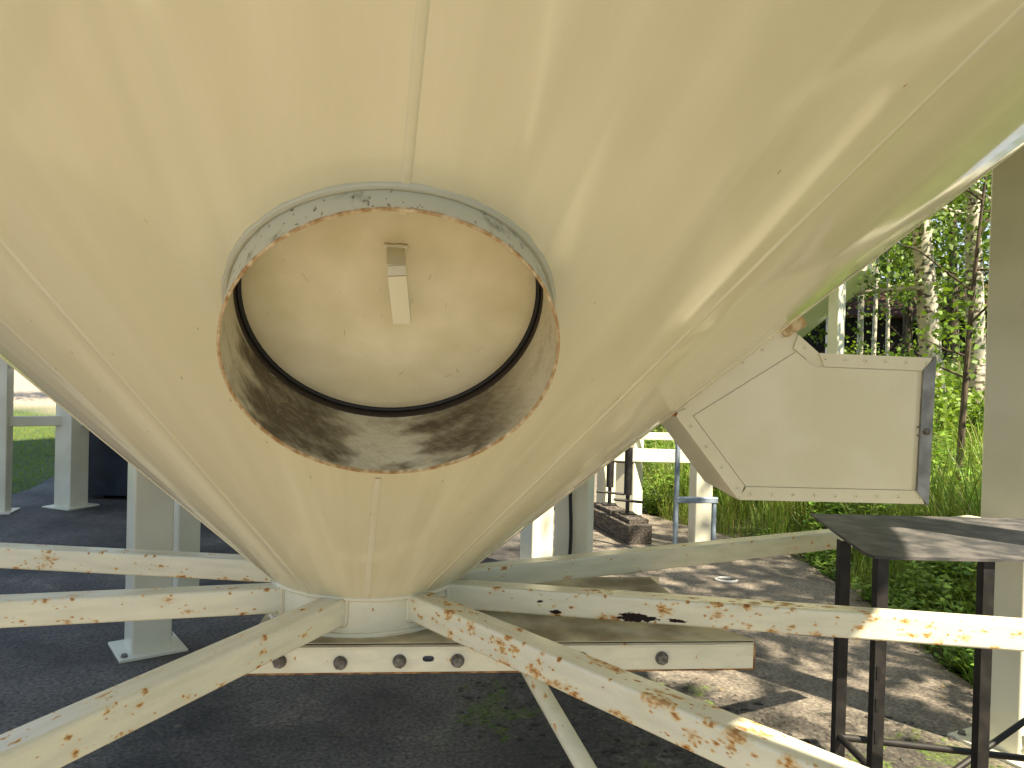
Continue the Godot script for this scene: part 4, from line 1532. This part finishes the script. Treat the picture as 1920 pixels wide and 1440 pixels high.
func plants() -> void:
	var g := RandomNumberGenerator.new()
	g.seed = 8
	M.leaf = leaf_mat()
	var birch := mat(Color.WHITE, 0.85)
	birch.albedo_texture = bark_tex(true)
	var bark := mat(Color.WHITE, 0.95)
	bark.albedo_texture = bark_tex(false)
	# grass tufts, in three shapes
	var tufts := []
	for k in 3:
		var L := Leaves.new()
		for b in 16:
			var az := g.randf() * TAU
			var lean := Vector3(cos(az), 0, sin(az)) * g.randf_range(0.15, 0.95)
			var foot := Vector3(g.randfn(), 0, g.randfn()) * 0.05
			var green := Color(0.19, 0.29, 0.05) if g.randf() < 0.84 else Color(0.33, 0.31, 0.13)
			L.blade(foot, Vector3.UP, lean, g.randf_range(0.35, 0.85), g.randf_range(0.006, 0.013), green * g.randf_range(0.7, 1.35))
		tufts.append(L.mesh())
	# leafy weeds, two shapes
	var weeds := []
	for k in 2:
		var L := Leaves.new()
		for stem in 5:
			var az := g.randf() * TAU
			var tip := Vector3(cos(az) * 0.16, g.randf_range(0.28, 0.55), sin(az) * 0.16)
			L.blade(Vector3.ZERO, tip.normalized(), Vector3(cos(az), 0, sin(az)) * 0.05, tip.length(), 0.008, Color(0.10, 0.13, 0.03), 2)
			for q in 9:
				var p := tip * (0.25 + 0.75 * q / 8.0)
				var la := az + q * 2.4
				var along := Vector3(cos(la), g.randf_range(-0.25, 0.45), sin(la)).normalized()
				var side := along.cross(Vector3.UP).normalized()
				var s := g.randf_range(0.06, 0.13) * (1.15 - 0.5 * q / 8.0)
				L.leaf(p, along, side, s, s * (0.5 if k == 0 else 0.75), Color(0.17, 0.30, 0.045) * g.randf_range(0.7, 1.4))
		weeds.append(L.mesh())
	var grass_spots := [[], [], []]
	var weed_spots := [[], []]
	for k in 15000:
		var z := 2.0 - pow(g.randf(), 1.35) * 26.0
		var x := edge_x(z) + 0.02 + pow(g.randf(), 1.6) * 15.0
		if z < -9.0 and x < 1.0: continue
		if g.randf() < 0.5 and x - edge_x(z) < 0.12: continue
		var p := Vector3(x, lay(x, z) - 0.01, z)
		if Vector2(x - 2.14, z + 1.04).length() < 0.2: continue
		var tall := smooth(0.0, 0.9, x - edge_x(z)) * 0.6 + 0.45
		var patch := hill_noise.get_noise_2d(x * 5.0 + 40, z * 5.0)
		if patch + g.randfn() * 0.12 > 0.02:
			weed_spots[g.randi() % 2].append([p, tall])
		else:
			grass_spots[g.randi() % 3].append([p, tall])
	for k in 3: scatter("tall_grass", tufts[k], grass_spots[k], ["tall seeding grass on the bank beyond the concrete", "lush green grass between the weeds on the bank", "bent grass growing along the edge of the pad"][k], g, 0.75, 1.25)
	for k in 2: scatter("leafy_weeds", weeds[k], weed_spots[k], ["narrow leaved green weeds growing over the pad's edge", "broad leaved green weeds on the bank under the trees"][k], g, 0.8, 1.3)
	# mown lawn on the left
	var lawn := [[]]
	for k in 26000:
		var z := -3.2 - g.randf() * 14.0
		var left := -4.65 - 0.28 * maxf(0.0, -5.8 - z)
		var x := left - g.randf() * 7.0
		if z < -15.0 + x * 0.25 + 0.0: continue
		lawn[0].append([Vector3(x, lay(x, z) - 0.005, z), 0.10])
	scatter("lawn_grass", tufts[1], lawn[0], "short green lawn beside the pad on the left", g, 0.7, 1.2)
	# trees: photograph position (middle of the trunk), distance from the camera
	var green := Color(0.135, 0.215, 0.035)
	var place := func(px: float, dist: float) -> Vector3:
		var r := ray(px, 700)
		var p := EYE + r * dist
		return Vector3(p.x, lay(p.x, p.z), p.z)
	tree(place.call(1762, 11.5), 11.0, 0.17, Vector3(-0.10, 0, 0.0), 0.24, 2.2, 8000, 0.085, birch, green, "white barked birch leaning left beside the shrub", "birch_tree", 101, "birch trees")
	tree(place.call(1836, 12.0), 12.0, 0.15, Vector3(-0.045, 0, 0.0), 0.24, 2.2, 8000, 0.085, birch, green * 0.9, "birch with dark patched bark near the cream bin leg", "birch_tree", 102, "birch trees")
	tree(place.call(1798, 6.8), 4.2, 0.034, Vector3(0.05, 0, 0.0), 0.34, 1.0, 1500, 0.06, bark, green * 1.2, "thin crooked sapling growing in the tall grass", "sapling", 103, "")
	var far := [[1612, 17, 0.075, 9, true], [1636, 19, 0.06, 9, true], [1663, 20, 0.06, 8, true], [1700, 22, 0.14, 12, false], [1580, 24, 0.16, 12, false], [1790, 21, 0.16, 13, false], [1850, 23, 0.15, 12, false], [1660, 29, 0.2, 14, false], [1900, 17, 0.15, 11, true], [1990, 14, 0.16, 12, false], [1480, 31, 0.2, 14, false]]
	var names := ["slim pale trunk before the shed, next to the far bin's leg", "slim pale trunk before the shed, middle one of three", "slim pale trunk before the shed, next to the leaning birch",
		"leafy tree with a brown trunk behind the leaning birch", "leafy tree beside the shed's gable, behind the far bin", "tall leafy tree between the two white birches", "leafy tree just behind the cream bin leg", "large leafy tree rising behind the shed roof",
		"birch hidden behind the cream bin leg", "leafy tree on the bank past the cream bin leg", "leafy tree standing behind the far hopper bin"]
	var n := 0
	for f in far:
		var birchy: bool = f[4]
		tree(place.call(f[0], f[1]), f[3], f[2], Vector3(g.randfn() * 0.03, 0, 0), 0.16 if not birchy else 0.3, f[3] * (0.26 if not birchy else 0.15), 5200 if not birchy else 2600, 0.16 if not birchy else 0.11, birch if birchy else bark, green * g.randf_range(0.8, 1.15),
			names[n], "slim_tree" if birchy else "broadleaf_tree", 200 + n, "slim trees of the wood" if birchy else "leafy trees of the wood")
		n += 1
	# trees right of the view that dapple the ground, the stand and the right leg
	var side := [[8.3, 2.0, 10.5, 2.2], [7.4, 6.2, 10.0, 2.3], [5.2, 8.4, 9.5, 2.2], [6.6, 0.9, 9.5, 2.0], [9.4, 7.6, 12.0, 2.6], [5.5, 0.2, 9.0, 1.8], [6.6, -8.0, 11.0, 2.5], [11.5, -4.5, 12.5, 3.2]]
	for s in side:
		tree(Vector3(s[0], lay(s[0], s[1]), s[1]), s[2], 0.15, Vector3(g.randfn() * 0.02, 0, g.randfn() * 0.02), 0.3, s[3], 2200, 0.13, birch, green, "birch growing on the bank right of the black stand", "birch_tree", 300 + n, "birch trees")
		n += 1
	tree(Vector3(-13.8, lay(-13.8, -23.5), -23.5), 9.0, 0.2, Vector3.ZERO, 0.3, 3.0, 4000, 0.2, bark, green, "broad tree added beyond the skip to shade the far gravel", "broadleaf_tree", 410, "leafy trees of the wood")  # added tree, mostly hidden, that lays a band of shade on the gravel
	# shrubs
	var shrubs := [[1668, 10.2, 0.75, "bright green leafy shrub in front of the dark shed"], [1600, 12.5, 0.5, "low shrub under the far bin's leg"], [1790, 9.5, 0.55, "small leafy shrub between the birch trunks"], [1715, 9.0, 0.6, "leafy shrub at the foot of the leaning birch"], [1640, 14.5, 0.9, "tall loose shrub before the slim pale trunks"]]
	for s in shrubs:
		var at: Vector3 = place.call(s[0], s[1])
		var t := thing("shrub", at, s[3], "shrub", "shrubs on the bank")
		var L := Leaves.new()
		var stems := st_new()
		for k in 9:
			var az := g.randf() * TAU
			var tip := Vector3(cos(az) * s[2] * 0.7, s[2] * g.randf_range(1.0, 1.75), sin(az) * s[2] * 0.7)
			path_tube(stems, [Vector3.ZERO, tip * 0.5 + Vector3(g.randfn(), 0, g.randfn()) * 0.05, tip], [0.015, 0.01, 0.004], 5)
			for q in 190:
				var p: Vector3 = tip * g.randf_range(0.3, 1.02) + Vector3(g.randfn(), g.randfn(), g.randfn()) * s[2] * 0.2
				var along := Vector3(g.randfn(), g.randfn() * 0.5, g.randfn()).normalized()
				var sz := g.randf_range(0.05, 0.09)
				L.leaf(p, along, along.cross(Vector3(g.randfn(), g.randfn(), g.randfn())).normalized(), sz, sz * 0.8, Color(0.19, 0.29, 0.04) * g.randf_range(0.7, 1.35))
		put(stems.commit(), "stem", bark, t)
		put(L.mesh(), "foliage", M.leaf, t)
